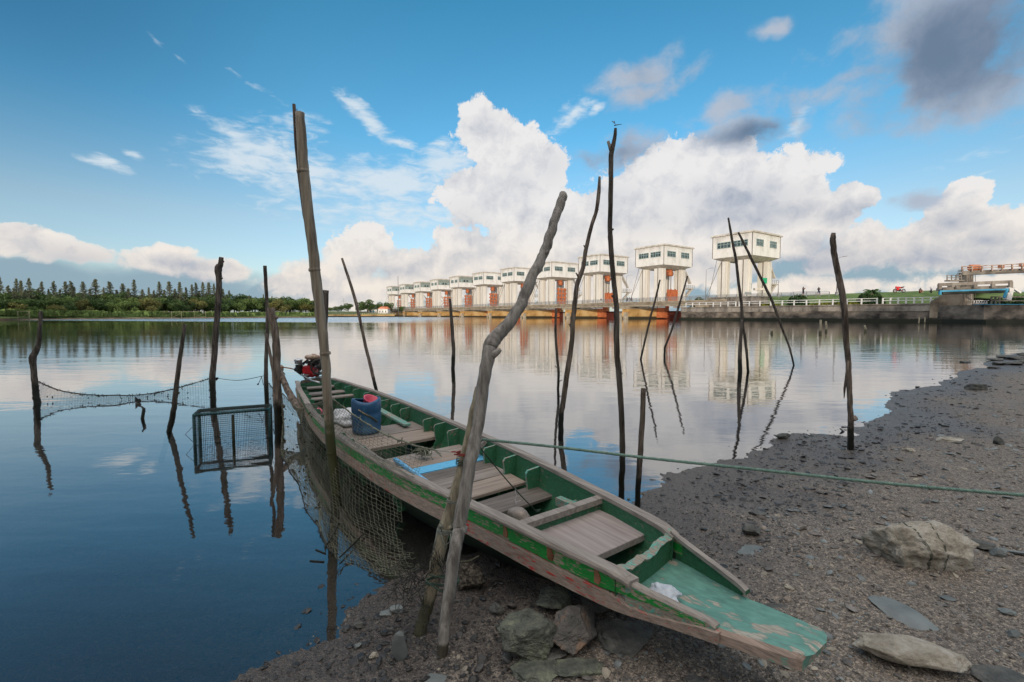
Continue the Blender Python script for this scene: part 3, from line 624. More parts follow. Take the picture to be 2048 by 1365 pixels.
# people
def person(label, loc, h=1.68, pose='stand', shirt='black_cloth', legs='black_cloth', face=math.pi, arms='camera', hair='black_cloth'):
    t_ = thing('person', label, 'person', loc, face); s = h/1.7
    bmh = bmesh.new()
    if pose == 'stand':
        J = {'pel': (0, 0, .92, .13), 'chest': (0, 0, 1.25, .15), 'neck': (0, 0, 1.46, .055), 'head': (0, .01, 1.60, .10), 'top': (0, 0, 1.68, .07),
             'hl': (-.09, 0, .86, .09), 'kl': (-.14, .03, .48, .06), 'al': (-.18, 0, .08, .045), 'tl': (-.19, .12, .03, .04),
             'hr': (.09, 0, .86, .09), 'kr': (.13, .02, .48, .06), 'ar': (.15, -.02, .08, .045), 'tr': (.16, .10, .03, .04),
             'sl': (-.19, 0, 1.40, .06), 'el': (-.30, .12, 1.22, .042), 'wl': (-.12, .34, 1.45, .03), 'fl': (-.06, .38, 1.5, .028),
             'sr': (.19, 0, 1.40, .06), 'er': (.30, .12, 1.22, .042), 'wr': (.12, .34, 1.45, .03), 'fr': (.06, .38, 1.5, .028)}
        if arms == 'down':
            J.update({'el': (-.25, .0, 1.13, .042), 'wl': (-.24, .10, .9, .03), 'fl': (-.23, .13, .82, .028), 'er': (.25, 0, 1.13, .042), 'wr': (.24, .10, .9, .03), 'fr': (.23, .13, .82, .028)})
        if arms == 'phone':
            J.update({'el': (-.25, .05, 1.13, .042), 'wl': (-.14, .28, 1.2, .03), 'fl': (-.08, .32, 1.24, .028), 'er': (.25, .05, 1.13, .042), 'wr': (.12, .28, 1.2, .03), 'fr': (.07, .32, 1.24, .028)})
    else:                                   # sitting on the grass, knees up
        J = {'pel': (0, 0, .12, .14), 'chest': (0, .05, .48, .15), 'neck': (0, .08, .68, .055), 'head': (0, .11, .82, .10), 'top': (0, .1, .9, .07),
             'hl': (-.1, .03, .12, .09), 'kl': (-.16, .40, .48, .06), 'al': (-.15, .52, .08, .045), 'tl': (-.15, .64, .03, .04),
             'hr': (.1, .03, .12, .09), 'kr': (.16, .40, .48, .06), 'ar': (.15, .52, .08, .045), 'tr': (.15, .64, .03, .04),
             'sl': (-.19, .06, .62, .06), 'el': (-.26, .22, .45, .042), 'wl': (-.14, .42, .5, .03), 'fl': (-.05, .47, .5, .028),
             'sr': (.19, .06, .62, .06), 'er': (.26, .22, .45, .042), 'wr': (.14, .42, .5, .03), 'fr': (.05, .47, .48, .028)}
    E_ = [('pel', 'chest'), ('chest', 'neck'), ('neck', 'head'), ('head', 'top'), ('pel', 'hl'), ('hl', 'kl'), ('kl', 'al'), ('al', 'tl'), ('pel', 'hr'), ('hr', 'kr'), ('kr', 'ar'), ('ar', 'tr'),
          ('chest', 'sl'), ('sl', 'el'), ('el', 'wl'), ('wl', 'fl'), ('chest', 'sr'), ('sr', 'er'), ('er', 'wr'), ('wr', 'fr')]
    ks = list(J); me_ = bpy.data.meshes.new('body')
    me_.from_pydata([tuple(c*s for c in J[k][:3]) for k in ks], [(ks.index(a_), ks.index(b_)) for a_, b_ in E_], [])
    bmh.free(); ob = bpy.data.objects.new('body', me_); col0.objects.link(ob); ob.parent = t_
    sm = ob.modifiers.new('skin', 'SKIN')
    for k, sv in zip(ks, me_.skin_vertices[0].data): sv.radius = (J[k][3]*s, J[k][3]*s*(.75 if k in ('chest', 'pel') else 1)); sv.use_root = (k == 'pel')
    sub = ob.modifiers.new('sub', 'SUBSURF'); sub.levels = 1; sub.render_levels = 1
    me_.materials.append(M['skin'])
    # clothes and hair over the body
    def cap_tube(nm, names, grow, mk, lo=0.0):
        a = MB()
        for ch in names:
            pts = [Vector(J[k][:3])*s for k in ch]; a.tube(pts, [(J[k][3]+grow)*s for k in ch], 8)
        return a.build(nm, M[mk], t_)
    c3 = lambda a_, b_, f: tuple(J[a_][i]+(J[b_][i]-J[a_][i])*f for i in range(4))
    J['sel'] = c3('sl', 'el', .8); J['ser'] = c3('sr', 'er', .8); J['nk'] = c3('chest', 'neck', .75); J['ll'] = c3('kl', 'al', .35); J['lr'] = c3('kr', 'ar', .35)
    J['sc'] = (0, J['sl'][1], J['sl'][2], .09)
    cap_tube('shirt', (('pel', 'chest', 'nk'), ('sc', 'sl', 'sel'), ('sc', 'sr', 'ser')), .022, shirt)
    cap_tube('trousers', (('pel', 'hl', 'kl', 'll'), ('pel', 'hr', 'kr', 'lr')), .02, legs)
    a = MB(); hd = Vector(J['head'][:3])*s
    for k in range(1): a.lathe([(.001, .125), (.06, .115), (.1, .07), (.115, .01), (.105, -.04), (.08, -.06)], tuple(hd+Vector((0, -.015, .0))), 10)
    a.build('hair', M[hair], t_)
    return t_
def on_bank(px, py, Y): p = P(px, py, Y); return p
person('person in black shorts standing on the bank, holding up a camera', on_bank(1606, 591, 97), 1.8, 'stand', 'black_cloth', 'black_cloth', R(200), 'camera')
person('slim person in dark clothes on the bank, looking down at a phone', on_bank(1637, 590.5, 99), 1.7, 'stand', 'black_cloth', 'navy_cloth', R(150), 'phone')
person('person in dark clothes sitting on the grass right of the motorcycle', on_bank(1839.5, 586.5, 88), 1.75, 'sit', 'black_cloth', 'red_cloth', R(170))
def on_bridge(px, v):
    # point of the deck that shows at column px
    best = min((abs((lambda c: 1024+910*(c-EYE).dot(Vector((1, 0, 0)))/(c-EYE).dot(FW))(BP(u_, v, 6))-px), u_) for u_ in np.arange(3, 340, .25)); return BP(best[1], v, 6.0)
person('person in navy walking alone on the footbridge near the third tower', on_bridge(1201.5, -6.5), 1.8, 'stand', 'navy_cloth', 'white_cloth', R(150), 'down')
person('left person of three standing on the footbridge, in dark clothes', on_bridge(1255, -6.5), 1.8, 'stand', 'black_cloth', 'navy_cloth', R(190), 'down')
person('middle person of three standing on the footbridge, pale trousers', on_bridge(1258.8, -6.0), 1.8, 'stand', 'black_cloth', 'white_cloth', R(160), 'down')
person('right person of three standing on the footbridge, dark shirt', on_bridge(1263.2, -6.6), 1.9, 'stand', 'navy_cloth', 'black_cloth', R(200), 'down')
def motorcycle(name, label, loc, rz, bodym, sc_=1.0):
    t_ = thing(name, label, 'motorcycle', loc, rz); t_.scale = (sc_,)*3
    for x in (-.70, .70):
        a = MB(); Mx = Matrix.Rotation(R(90), 3, 'X'); a.lathe([(.24, -.06), (.31, -.055), (.325, 0), (.31, .055), (.24, .06), (.24, -.06)], (x, 0, .325), 20, 0, Mx); wh = a.build('wheel', M['black_metal'], t_)
        a = MB(); a.lathe([(.2, -.02), (.24, -.03), (.24, .03), (.2, .02)], (x, 0, .325), 16, 0, Mx)
        for k_ in range(5):
            an = k_*2*math.pi/5; a.beam((x, 0, .325), (x+.22*math.cos(an), 0, .325+.22*math.sin(an)), .04, .03)
        a.build('rim', M['rust'] if x < 0 else M['steel'], wh)
    a = MB(); a.tube([(-.35, 0, .78), (-.15, 0, .86), (.1, 0, .82), (.25, 0, .78)], [.12, .16, .14, .08], 8); a.build('fuel_tank', M[bodym], t_)
    a = MB(); a.tube([(-.62, 0, .80), (-.5, 0, .95), (-.38, 0, .80)], [.10, .13, .10], 8); a.add([(-.6, -.12, .7), (-.3, -.16, .75), (-.1, -.16, .5), (-.4, -.14, .38), (-.6, .12, .7), (-.3, .16, .75), (-.1, .16, .5), (-.4, .14, .38)], [(0, 1, 2, 3), (7, 6, 5, 4), (0, 3, 7, 4), (1, 0, 4, 5), (2, 1, 5, 6), (3, 2, 6, 7)]); a.build('fairing', M[bodym], t_)
    a = MB(); a.tube([(.1, 0, .84), (.4, 0, .86), (.72, 0, .96), (.86, 0, .98)], [.10, .10, .07, .02], 8); a.build('seat', M['black_metal'] if bodym == 'bike_red' else M['red_cloth'], t_)
    a = MB(); a.tube([(.35, 0, .76), (.7, 0, .88)], [.08, .04], 8); a.build('tail_panel', M[bodym], t_)
    a = MB(); a.box((-.28, -.14, .28), (.18, .14, .62)); a.tube([(-.2, .12, .4), (.1, .16, .25), (.6, .17, .38)], [.03, .04, .06], 8); a.build('engine', M['black_metal'], t_)
    a = MB(); a.tube([(-.70, .07, .325), (-.52, .07, .9)], .025, 6); a.tube([(-.70, -.07, .325), (-.52, -.07, .9)], .025, 6); a.tube([(-.45, -.33, 1.02), (-.52, 0, 1.0), (-.45, .33, 1.02)], .018, 6); a.build('handlebar', M['steel'], t_)
    a = MB(); a.beam((.1, 0, .42), (.7, .09, .325), .05, .06); a.build('swing_arm', M['bike_red'] if bodym == 'bike_red' else M['steel'], t_)
    return t_
motorcycle('motorcycle', 'red motorcycle parked side on along the top of the bank', on_bank(1798, 586.2, 86), R(2), 'bike_red', 1.18)
motorcycle('motorcycle', 'white motorcycle with red seat half hidden at the bank stairs', on_bank(1862, 587, 84), R(50), 'white_paint', 1.1)
# palm
t_ = thing('palm', 'low spreading palm on the crest of the bank, left of the motorcycle', 'palm', tuple(on_bank(1743, 587.5, 100)))
a = MB(); a.tube([(0, 0, -.3), (0, 0, .5)], [.25, .2], 8); a.build('trunk', M['bark'], t_)
a = MB()
for k_ in range(26):
    an = k_*2.4; el_ = random.uniform(.3, 1.2); prev = None
    for s_ in range(9):
        f = s_/8; p = Vector((math.cos(an)*2.0*f*math.cos(el_*.7), math.sin(an)*2.0*f*math.cos(el_*.7), .4+1.7*f*math.sin(el_)-1.1*f*f))
        if prev is not None:
            sd = Vector((-math.sin(an), math.cos(an), 0))*.32*(1-f*.7)
            a.add([prev, p, p+sd+Vector((0, 0, -.12)), prev+sd*1.1+Vector((0, 0, -.12))], [(0, 1, 2, 3)]); a.add([prev, p, p-sd+Vector((0, 0, -.12)), prev-sd*1.1+Vector((0, 0, -.12))], [(3, 2, 1, 0)])
        prev = p
a.build('crown', M['shrub'], t_)
# lamp posts
def lamp(label, px, top, base, Y, arm=1):
    b_ = P(px, base, Y); h = P(px, top, Y).z-b_.z; t_ = thing('street_lamp', label, 'street lamp', tuple(b_), group='street lamps by the barrage')
    a = MB(); a.tube([(0, 0, 0), (0, 0, h*.97)], [.11, .06], 8); a.box((-.2, -.2, -.2), (.2, .2, .5)); a.build('pole', M['grey_steel'], t_)
    if arm: 
        a = MB(); a.tube([(0, 0, h*.96), (arm*.5*h*.12, 0, h*1.0), (arm*h*.16, 0, h*1.02)], .04, 6); a.build('arm', M['grey_steel'], t_)
        a = MB(); a.beam((arm*h*.15, 0, h*1.02), (arm*h*.24, 0, h*1.03), .25, .12); a.build('lamp_head', M['grey_steel'], t_)
lamp('street lamp on the bridge left of the nearest tower', 1411, 538, 600, 140)
lamp('street lamp behind the tall broken pole on the bank', 1673, 515, 589, 96)
lamp('street lamp on the bridge left of the second nearest tower', 1252.5, 552, 601, 170)
lamp('short pale lamp post without arm on the bank, right of the nearest tower', 1556, 566, 592, 105, 0)
# green sign
t_ = thing('green_sign', 'green sign board fixed beside the nearest tower', 'sign', tuple(P(1529, 562, 128)))
a = MB(); a.box((-.7, -.03, -.8), (.7, .03, .8)); a.build('board', M['sign'], t_)
a = MB(); a.box((-1.6, .04, -1.6), (-.7, .14, -1.5)); a.box((-1.6, .04, .6), (-.6, .14, .7)); a.box((-.8, .04, -1.6), (-.7, .14, .8)); a.box((-2.6, .04, -2.6), (.4, 1.0, -2.0)); a.build('bracket', M['trim'], t_)

# lock structure on the right --------------------------------------------------
def LX(px, Y): return (px-1024)/910*Y
def LZ(py, Y): return 1.5+(630-py)/910*Y
t_ = thing('lock_abutment', 'brown stained concrete lock abutment with sloping wing wall', 'abutment', BP(-42.8, -9.5), RZ)
a = MB(); zt = 5.0
a.add([(0, -3, -2), (-4.6, -3, -2), (-4.6, 1.5, -2), (0, 1.5, -2), (0, -3, 3.8), (-2.6, -3, 6.0), (-2.6, 1.5, 6.0), (0, 1.5, 3.8), (-4.6, -3, 6.0), (-4.6, 1.5, 6.0)],
      [(0, 4, 5, 8, 1), (3, 2, 9, 6, 7), (4, 7, 6, 5), (5, 6, 9, 8), (0, 3, 7, 4), (1, 8, 9, 2)]); a.build('abutment_wall', M['abut'], t_)
a = MB(); a.beam((.3, -.6, 3.9), (-2.8, -.6, 6.4), 1.0, .5); a.box((-4.8, -1.2, 6.0), (-2.5, 1.7, 6.3)); a.build('coping', M['wallb'], t_)
Yb = 86.0
def lk(px, py, Y=Yb): return P(px, py, Y)
t_ = thing('lock_bridge', 'small lock bridge with bright blue lower edge and open concrete parapet', 'bridge', tuple(lk(1879, 583)))
o0 = lk(1879, 583)
def loc_(px, py, Y=Yb): return tuple(lk(px, py, Y)-o0)
a = MB(); a.beam(loc_(1879, 579, 86), loc_(2016, 575, 82), 3.2, .55); a.build('deck', M['wallb'], t_)
a = MB(); a.beam(loc_(1879, 583, 84.3), loc_(2016, 579, 80.3), .35, .28); a.beam(loc_(2014, 579, 80.3), loc_(2008, 596, 80.3), .3, .3); a.beam(loc_(1880, 583, 84.3), loc_(1880, 590, 84.3), .3, .3); a.build('blue_edge', M['cyan'], t_)
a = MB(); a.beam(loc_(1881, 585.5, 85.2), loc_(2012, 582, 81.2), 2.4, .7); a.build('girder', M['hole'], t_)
a = MB(); a.beam(loc_(1876, 570, 84.5), loc_(2024, 564, 80.5), .3, .55)
for k_ in range(5): f = k_/4; a.beam(loc_(1879+142*f, 579-4*f, 84.5-4*f), loc_(1879+142*f, 569-5.5*f, 84.5-4*f), .3, .6)
a.build('parapet', M['wallb'], t_)
a = MB(); a.beam(loc_(2020, 576, 80.5), loc_(2014, 600, 80.5), .6, .9); a.beam(loc_(2026, 577, 80.5), loc_(2040, 586, 80.5), .4, .3); a.build('end_strut', M['white_paint'], t_)
M['rusty_rail'] = mat('rust_stained_rail', [(.20, .10, .07), (.42, .30, .24), (.55, .5, .46)], 1.2, rough=.8, bump=0)
t_ = thing('lock_gantry', 'tall white concrete hoist gantry above the lock, orange motors on top', 'gantry', tuple(lk(1931, 612, 92))); o0 = lk(1931, 612, 92)
a = MB(); a.beam(loc_(1932, 660, 92), loc_(1932, 546, 92), 1.35, 1.6, 0, (0, 1, 0)); a.build('column', M['wallb'], t_)
a = MB(); a.beam(loc_(1924, 547, 92), loc_(2070, 541, 86), 1.2, .8); a.beam(loc_(1940, 549, 91.3), loc_(2060, 543.6, 85.6), .2, .3, 1); a.build('top_beam', [M['wallb'], M['seam']], t_)
a = MB()
for (dy, th) in ((534, .16), (538.5, .1)): a.beam(loc_(1922, dy, 91.4), loc_(2070, dy-7, 85.4), .14, th)
for k_ in range(8): f = k_/7; a.beam(loc_(1924+140*f, 545-6*f, 91.4-6*f), loc_(1924+140*f, 533.5-7*f, 91.4-6*f), .2, .2, 0, (0, 1, 0))
a.build('handrail', M['rusty_rail'], t_)
a = MB(); c0 = Vector(loc_(1949, 536, 91)); a.tube([c0+Vector((-1.0, 0, 0)), c0+Vector((-.9, 0, 0)), c0+Vector((.9, 0, 0)), c0+Vector((1.0, 0, 0))], [.5, .62, .62, .5], 12); a.build('motor', M['orange'], t_)
for px in (2002, 2044):
    a = MB(); c0 = Vector(loc_(px, 534 if px < 2020 else 531, 89)); a.box(tuple(c0-Vector((.35, .3, .3))), tuple(c0+Vector((.35, .3, .4)))); a.build('motor', M['orange'], t_)
a = MB(); a.beam(loc_(1894, 562, 91), loc_(1924, 562, 91), 1.2, .25); a.beam(loc_(1899, 575, 91), loc_(1915, 575, 91), 1.0, 1.8)
for px in (1894, 1903, 1912, 1922): a.beam(loc_(px, 562, 90.5), loc_(px, 551, 90.5), .14, .14, 0, (0, 1, 0))
for dy in (551, 556): a.beam(loc_(1894, dy, 90.5), loc_(1922, dy, 90.5), .12, .12)
for k_ in range(7): a.box(tuple(Vector(loc_(1915+k_*1.5, 559-k_*3, 91))), tuple(Vector(loc_(1915+k_*1.5, 559-k_*3, 91))+Vector((.4, .8, .12))))
a.build('side_platform', M['wallb'], t_)
for px in (1945.5, 1950.5):
    a = MB(); a.tube([loc_(px, 548, 90), loc_(px, 608, 90)], .05, 4); a.build('cable', M['seam'], t_)
a = MB(); p0 = P(1934, 640, 92); p1 = P(1972, 607, 90); a.box((p0.x, 91, -1), (p1.x, 91.6, LZ(608, 91))); 
o = a.build('lock_gate', M['wallb']); tag(o, 'flat grey lock gate closing the gap between the walls', 'lock gate')
a = MB(); a.box((LX(1935, 93), 93, LZ(608, 93)), (LX(1972, 93), 93.15, LZ(606, 93)))
for k_ in range(12): x = LX(1915+k_*5, 93); a.box((x, 93, LZ(610, 93)), (x+.12, 93.15, LZ(601, 93)))
a.box((LX(1912, 93), 93, LZ(602, 93)), (LX(1975, 93), 93.14, LZ(601, 93))); o = a.build('gate_railing', M['white_paint']); tag(o, 'white railing on top of the lock gate', 'railing')
# right river wall: front at Y 82
t_ = thing('lock_wall', 'blackened concrete lock wall at the right edge, blue strip along its top', 'wall', (0, 0, 0))
a = MB(); xa, xb = LX(1966, 83), 140; a.box((xa, 83, -2), (xb, 100, LZ(610, 83))); a.box((xa-.2, 82.4, -2), (xb, 82.99, .5)); a.build('wall_face', M['wallc'], t_)
a = MB(); a.box((xa-.1, 82.9, LZ(610, 83)+.003), (xb, 85, LZ(610, 83)+.12)); a.build('blue_strip', M['cyan'], t_)
a = MB()
for dy in (594.5, 602): a.beam((LX(1978, 83.3), 83.3, LZ(dy, 83.3)), (140, 83.3, LZ(dy, 83.3)), .16, .16)
for k_ in range(8): x = LX(1978, 83.3)+k_*2.2 if k_ > 2 else LX(1978+k_*8, 83.3); a.box((x, 83.2, LZ(610, 83)), (x+.22, 83.4, LZ(594, 83)))
a.build('railing', M['wallb'], t_)
bush('dark clipped shrub behind the railing at the right edge', 0, 0, 0, 3.4, 1.5, 'shrub', 1200, .25); o = bpy.context.scene.collection.objects[-1]; o.location = (LX(2030, 88), 88, LZ(609, 88)); o.rotation_euler = (0, 0, 0)
a = MB(); vs = []
for i in range(12):
    x = LX(2008, 96)+i*5
    for (y, z) in ((90, 3.2), (94, 4.6), (99, 6.2), (108, 6.9), (140, 6.5), (160, 0)): vs.append((x, y, z if i else z-1.2))
a.add(vs, [(i*6+j, (i+1)*6+j, (i+1)*6+j+1, i*6+j+1) for i in range(11) for j in range(5)], 0, True); tag(a.build('grass_bank', M['grass']), kind='structure')
# stubs in the water near the wall
for px, t0, b0, lx, lab in ((1640, 640, 668, 1, 'thickest of the pale stubs in the water before the river wall'), (1652, 643, 664, -.5, 'thin pale stub just right of the thickest one in the far water'), (1731, 651, 664, -2, 'leaning stub with dark foot alone in the far water'), (1837, 635, 649, 1, 'left stub of the pair under the far wall'), (1849, 635, 647, .5, 'right stub of the pair under the far wall'), (1881, 640, 645, 3, 'short broken stub near the lock opening'), (1543, 660, 668, .3, 'small dark stub poking from the far water')):
    b_ = G(px, b0); t1 = P(px+lx, t0, b_.y); a = MB(); a.tube([b_-Vector((0, 0, .5)), b_, (b_+t1)/2+Vector((.03, 0, 0)), t1], [.11, .11, .09, .07], 7); tag(a.build('stub', M['pole_pale'], loc=tuple(b_)), lab, 'stub')
# ------------------------------------------------------------------ far left bank and its wood
def shoreY(px):                            # depth of the far waterline by column
    return float(np.interp(px, [-250, 0, 150, 300, 450, 640, 780, 900], [78, 126, 150, 172, 205, 250, 300, 315]))
a = MB(); prof = [(-3, -1.0), (0, .05), (2.5, .45), (6, 1.3), (14, 1.7), (60, 2.4), (200, 3)]
cols = list(range(-900, 641, 22)); vs = []
for px in cols:
    Y0 = shoreY(max(px, -250)); 
    for k_, (d, z) in enumerate(prof):
        Y = Y0+d; X = (px-1024)/910*Y0*(1+.3*d/Y0) - d*.35
        vs.append((X, Y+1.2*mn.noise(Vector((px*.02, k_, 0))), z*(1+.4*mn.noise(Vector((px*.03, k_*.7, 2))))))
n_ = len(prof)
a.add(vs, [(i*n_+j, (i+1)*n_+j, (i+1)*n_+j+1, i*n_+j+1) for i in range(len(cols)-1) for j in range(n_-1)], 0, True)
for k_, f in enumerate(a.f):
    if k_ % (n_-1) >= 2: a.mi[k_] = 1
tag(a.build('far_bank', [M['mud'], M['grass']]), kind='structure')
# low reeds along the bank: nobody could count them
a = MB()
for k_ in range(5200):
    px = random.uniform(-260, 640); Y0 = shoreY(px); d = random.uniform(3.5, 13); Y = Y0+d; X = (px-1024)/910*Y0-d*.35
    h = random.uniform(.5, 1.5)*(1.2 if mn.noise(Vector((px*.03, d*.2, 0))) > 0 else .5); z = .5+min(d, 8)*.12; w_ = h*.6; an = random.uniform(-.6, .6)
    a.add([(X-w_, Y-an*w_, z), (X+w_, Y+an*w_, z), (X+w_*.5+random.uniform(-.2, .2), Y+.2, z+h), (X-w_*.6, Y, z+h*.8)], [(0, 1, 2, 3)])
tag(a.build('bank_reeds', M['leaf_b']), 'low green reeds and scrub along the far left bank', 'reeds', kind='stuff')

def quads(a, n, fn, size, squash=.6):
    for k_ in range(n):
        p = Vector(fn(k_)); r = size*(.6+.8*random.random()); nrm = Vector((random.gauss(0, 1), random.gauss(0, 1), random.gauss(0, 1)+.5)).normalized()
        x = nrm.cross(Vector((random.random(), random.random(), .3))).normalized(); y = nrm.cross(x)
        a.add([p-x*r, p-y*r*squash, p+x*r, p+y*r*squash], [(0, 1, 2, 3)])
def limbs(a, h, tops, r0):
    a.tube([(0, 0, -.5), (.1, 0, h*.25), (-.05, .1, h*.5)], [r0, r0*.8, r0*.6], 7)
    for p in tops: a.tube([(0, 0, h*.3), (p[0]*.5, p[1]*.5, h*.3+(p[2]-h*.3)*.6), p], [r0*.5, r0*.3, .04], 5)
def broad(seed, mk, n=2000):
    random.seed(seed); t_ = thing('broadleaf_tree', 'x', 'tree'); tops = []
    for k_ in range(9): an = k_*2.4+random.random(); rr = 3.0*math.sqrt(random.random()+.1); tops.append((rr*math.cos(an), rr*math.sin(an), random.uniform(3.4, 7.6)-rr*.35))
    a = MB(); limbs(a, 8, tops, .28); a.build('trunk', M['bark'], t_)
    a = MB()
    def fn(k_):
        c = tops[k_ % 9]; p = Vector((random.gauss(0, 1), random.gauss(0, 1), random.gauss(0, 1))).normalized()*(.45+.6*random.random()**.5)
        return (c[0]+p.x*1.9, c[1]+p.y*1.9, max(.5, c[2]+p.z*1.45))
    quads(a, n, fn, .30)
    a.build('crown', M[mk], t_); return t_
def casu(seed, n=2300):
    random.seed(seed); t_ = thing('casuarina_tree', 'x', 'tree'); a = MB(); a.tube([(0, 0, -.5), (.1, 0, 6), (0, 0, 14)], [.24, .15, .03], 6)
    br = []
    for k_ in range(60):
        z = 2.5+11.3*(k_/60)**.9; L = (14.3-z)*.31*(.55+.6*random.random())+.05; an = k_*2.4+random.random()
        e = (L*math.cos(an), L*math.sin(an), z+L*random.uniform(.1, .6)); br.append(((0, 0, z), e)); a.tube([(0, 0, z), e], [.05, .015], 3, cap=False)
    a.build('trunk', M['bark'], t_); a = MB()
    def fn(k_):
        b0, b1 = br[k_ % 60]; f = random.random()**.7; 
        return tuple(b0[i]+(b1[i]-b0[i])*f+random.gauss(0, .12) for i in range(3))
    quads(a, n, fn, .22, .4); a.build('crown', M['needle'], t_); return t_
# casuarinas: column of the tip and its height in the photograph
CT = [(-60,552),(3,551),(37,556),(46,560),(62,555),(87,562),(111,561),(134,562),(145,561),(169,562),(194,557),(222,562),(248,566),(271,558),(321,562),(341,562),(362,563),(386,568),(394,564),(374,574),(408,563),(420,564),(430,566),(443,570),(447,577),(460,580),(150,572),(210,574),(300,574),(80,575),(20,570),(30,576),(54,578),(100,577),(123,578),(182,577),(236,579),(259,576),(287,578),(310,580),(331,579),(352,577),(400,581),(415,583),(455,588),(474,590),(500,590),(528,588),(545,592)]
OW = ['first','second','third','fourth','fifth','sixth','seventh','eighth','ninth','tenth','eleventh','twelfth','thirteenth','fourteenth','fifteenth','sixteenth','seventeenth','eighteenth','nineteenth']
def ordw(i):
    if i < 19: return OW[i]
    t_, u_ = divmod(i+1, 10); tens = {2: 'twent', 3: 'thirt', 4: 'fort', 5: 'fift', 6: 'sixt'}[t_]
    return tens+'ieth' if u_ == 0 else tens+'y '+OW[u_-1]
random.seed(5)
CTs = sorted(CT)
cas = [casu(s) for s in (11, 12, 13)]; used = [False]*3
for i, (px, py) in enumerate(CTs):
    Y = shoreY(px)+random.uniform(16, 34); base = P(px, 630, Y); ht = P(px, py, Y).z-1.5; s_ = ht/14.2; v_ = i % 3
    if used[v_]: o = copy_tree(cas[v_])
    else: o = cas[v_]; used[v_] = True
    o.location = (base.x, Y, 1.5); wv = s_*random.uniform(.7, 1.25); o.scale = (wv, wv, s_); o.rotation_euler = (0, 0, random.random()*6)
    tag(o, '%s pointed casuarina from the left, rising above the far wood' % ordw(i), 'tree', 'casuarinas above the far wood')
SP = [(30,604,'leaf_c'),(68,611,'leaf_b'),(113,609,'leaf_c'),(165,598,'leaf_c'),(262,601,'leaf_b'),(298,596,'leaf_c'),(395,597,'leaf_c'),(553,598,'leaf_c'),(566,606,'leaf_c'),(612,602,'leaf_c'),(235,603,'leaf_b'),(135,604,'leaf_a'),(350,600,'leaf_b'),(480,603,'leaf_b')]
BK = []
for px in range(-120, 640, 19):
    top = np.interp(px, [-120, 0, 200, 420, 470, 520, 560, 640], [572, 578, 585, 588, 590, 592, 590, 598])+random.uniform(-5, 6); BK.append((px+random.uniform(-5, 5), top, 1))
for px in range(-110, 640, 23): BK.append((px+random.uniform(-6, 6), random.uniform(590, 600), 0))
br_ = {'leaf_a': [broad(21, 'leaf_a'), broad(22, 'leaf_a')], 'leaf_b': [broad(23, 'leaf_b'), broad(24, 'leaf_b')], 'leaf_c': [broad(25, 'leaf_c')]}
usedb = set(); random.seed(9)
def put_broad(mk, px, py, Y, label, grp, zb=1.2):
    k_ = random.randrange(len(br_[mk])); src = br_[mk][k_]
    if (mk, k_) in usedb: o = copy_tree(src)
    else: usedb.add((mk, k_)); o = src
    b_ = P(px, 630, Y); ht = P(px, py, Y).z-zb; s_ = ht/8.6
    o.location = (b_.x, Y, zb); o.scale = (s_*random.uniform(.9, 1.25), s_*1.1, s_); o.rotation_euler = (0, 0, random.random()*6.28)
    tag(o, label, 'tree', grp)
items = sorted([(px, py, shoreY(px)+random.uniform(9, 13), mk, 'front') for px, py, mk in SP]+[(px, py, shoreY(px)+(random.uniform(22, 32) if r_ else random.uniform(13, 18)), random.choice(['leaf_a', 'leaf_a', 'leaf_b'] if r_ else ['leaf_a', 'leaf_b', 'leaf_b']), 'back' if r_ else 'middle') for px, py, r_ in BK])
cnt = {'front': 0, 'middle': 0, 'back': 0}
for px, py, Y, mk, row in items:
    cnt[row] += 1; tot = sum(1 for x in items if x[4] == row); cn = {'leaf_a': 'dark green', 'leaf_b': 'mid green', 'leaf_c': 'olive yellow'}[mk]
    put_broad(mk, px, py, Y, '%s tree, %s from the left in the %s row of the far wood' % (cn, ordw(cnt[row]-1), row), 'broadleaf trees of the far wood')
# frames of lift nets on the far bank
for (x0, x1, t0, lab) in ((13, 58, 622, 'left'), (322, 363, 623, 'middle'), (366, 411, 622, 'right')):
    Y = shoreY((x0+x1)/2)-1; a = MB(); c0 = P((x0+x1)/2, 636, Y); c0.z = -.3
    zt = P(x0, t0+1.5, Y).z
    for px in (x0, (x0+x1)/2, x1):
        p = P(px, 630, Y); a.tube([(p.x, Y, -.5), (p.x+.1, Y, zt)], .07, 4)
    a.tube([(P(x0, 630, Y).x-.6, Y, zt), (P(x1, 630, Y).x+.6, Y, zt)], .05, 4); a.tube([(P((x0+x1)/2, 630, Y).x, Y, .3), (P(x1, 630, Y).x, Y+.2, zt-.4)], .05, 4)
    a.tube([(P(x0, 630, Y).x, Y, zt-.5), (P(x0+8, 630, Y).x-3, Y+1, .3)], .05, 4)
    tag(a.build('fishing_frame', M['pole_pale'], loc=tuple(c0)), 'pale pole frame for fishing nets on the far bank, %s of three' % lab, 'fishing frame')
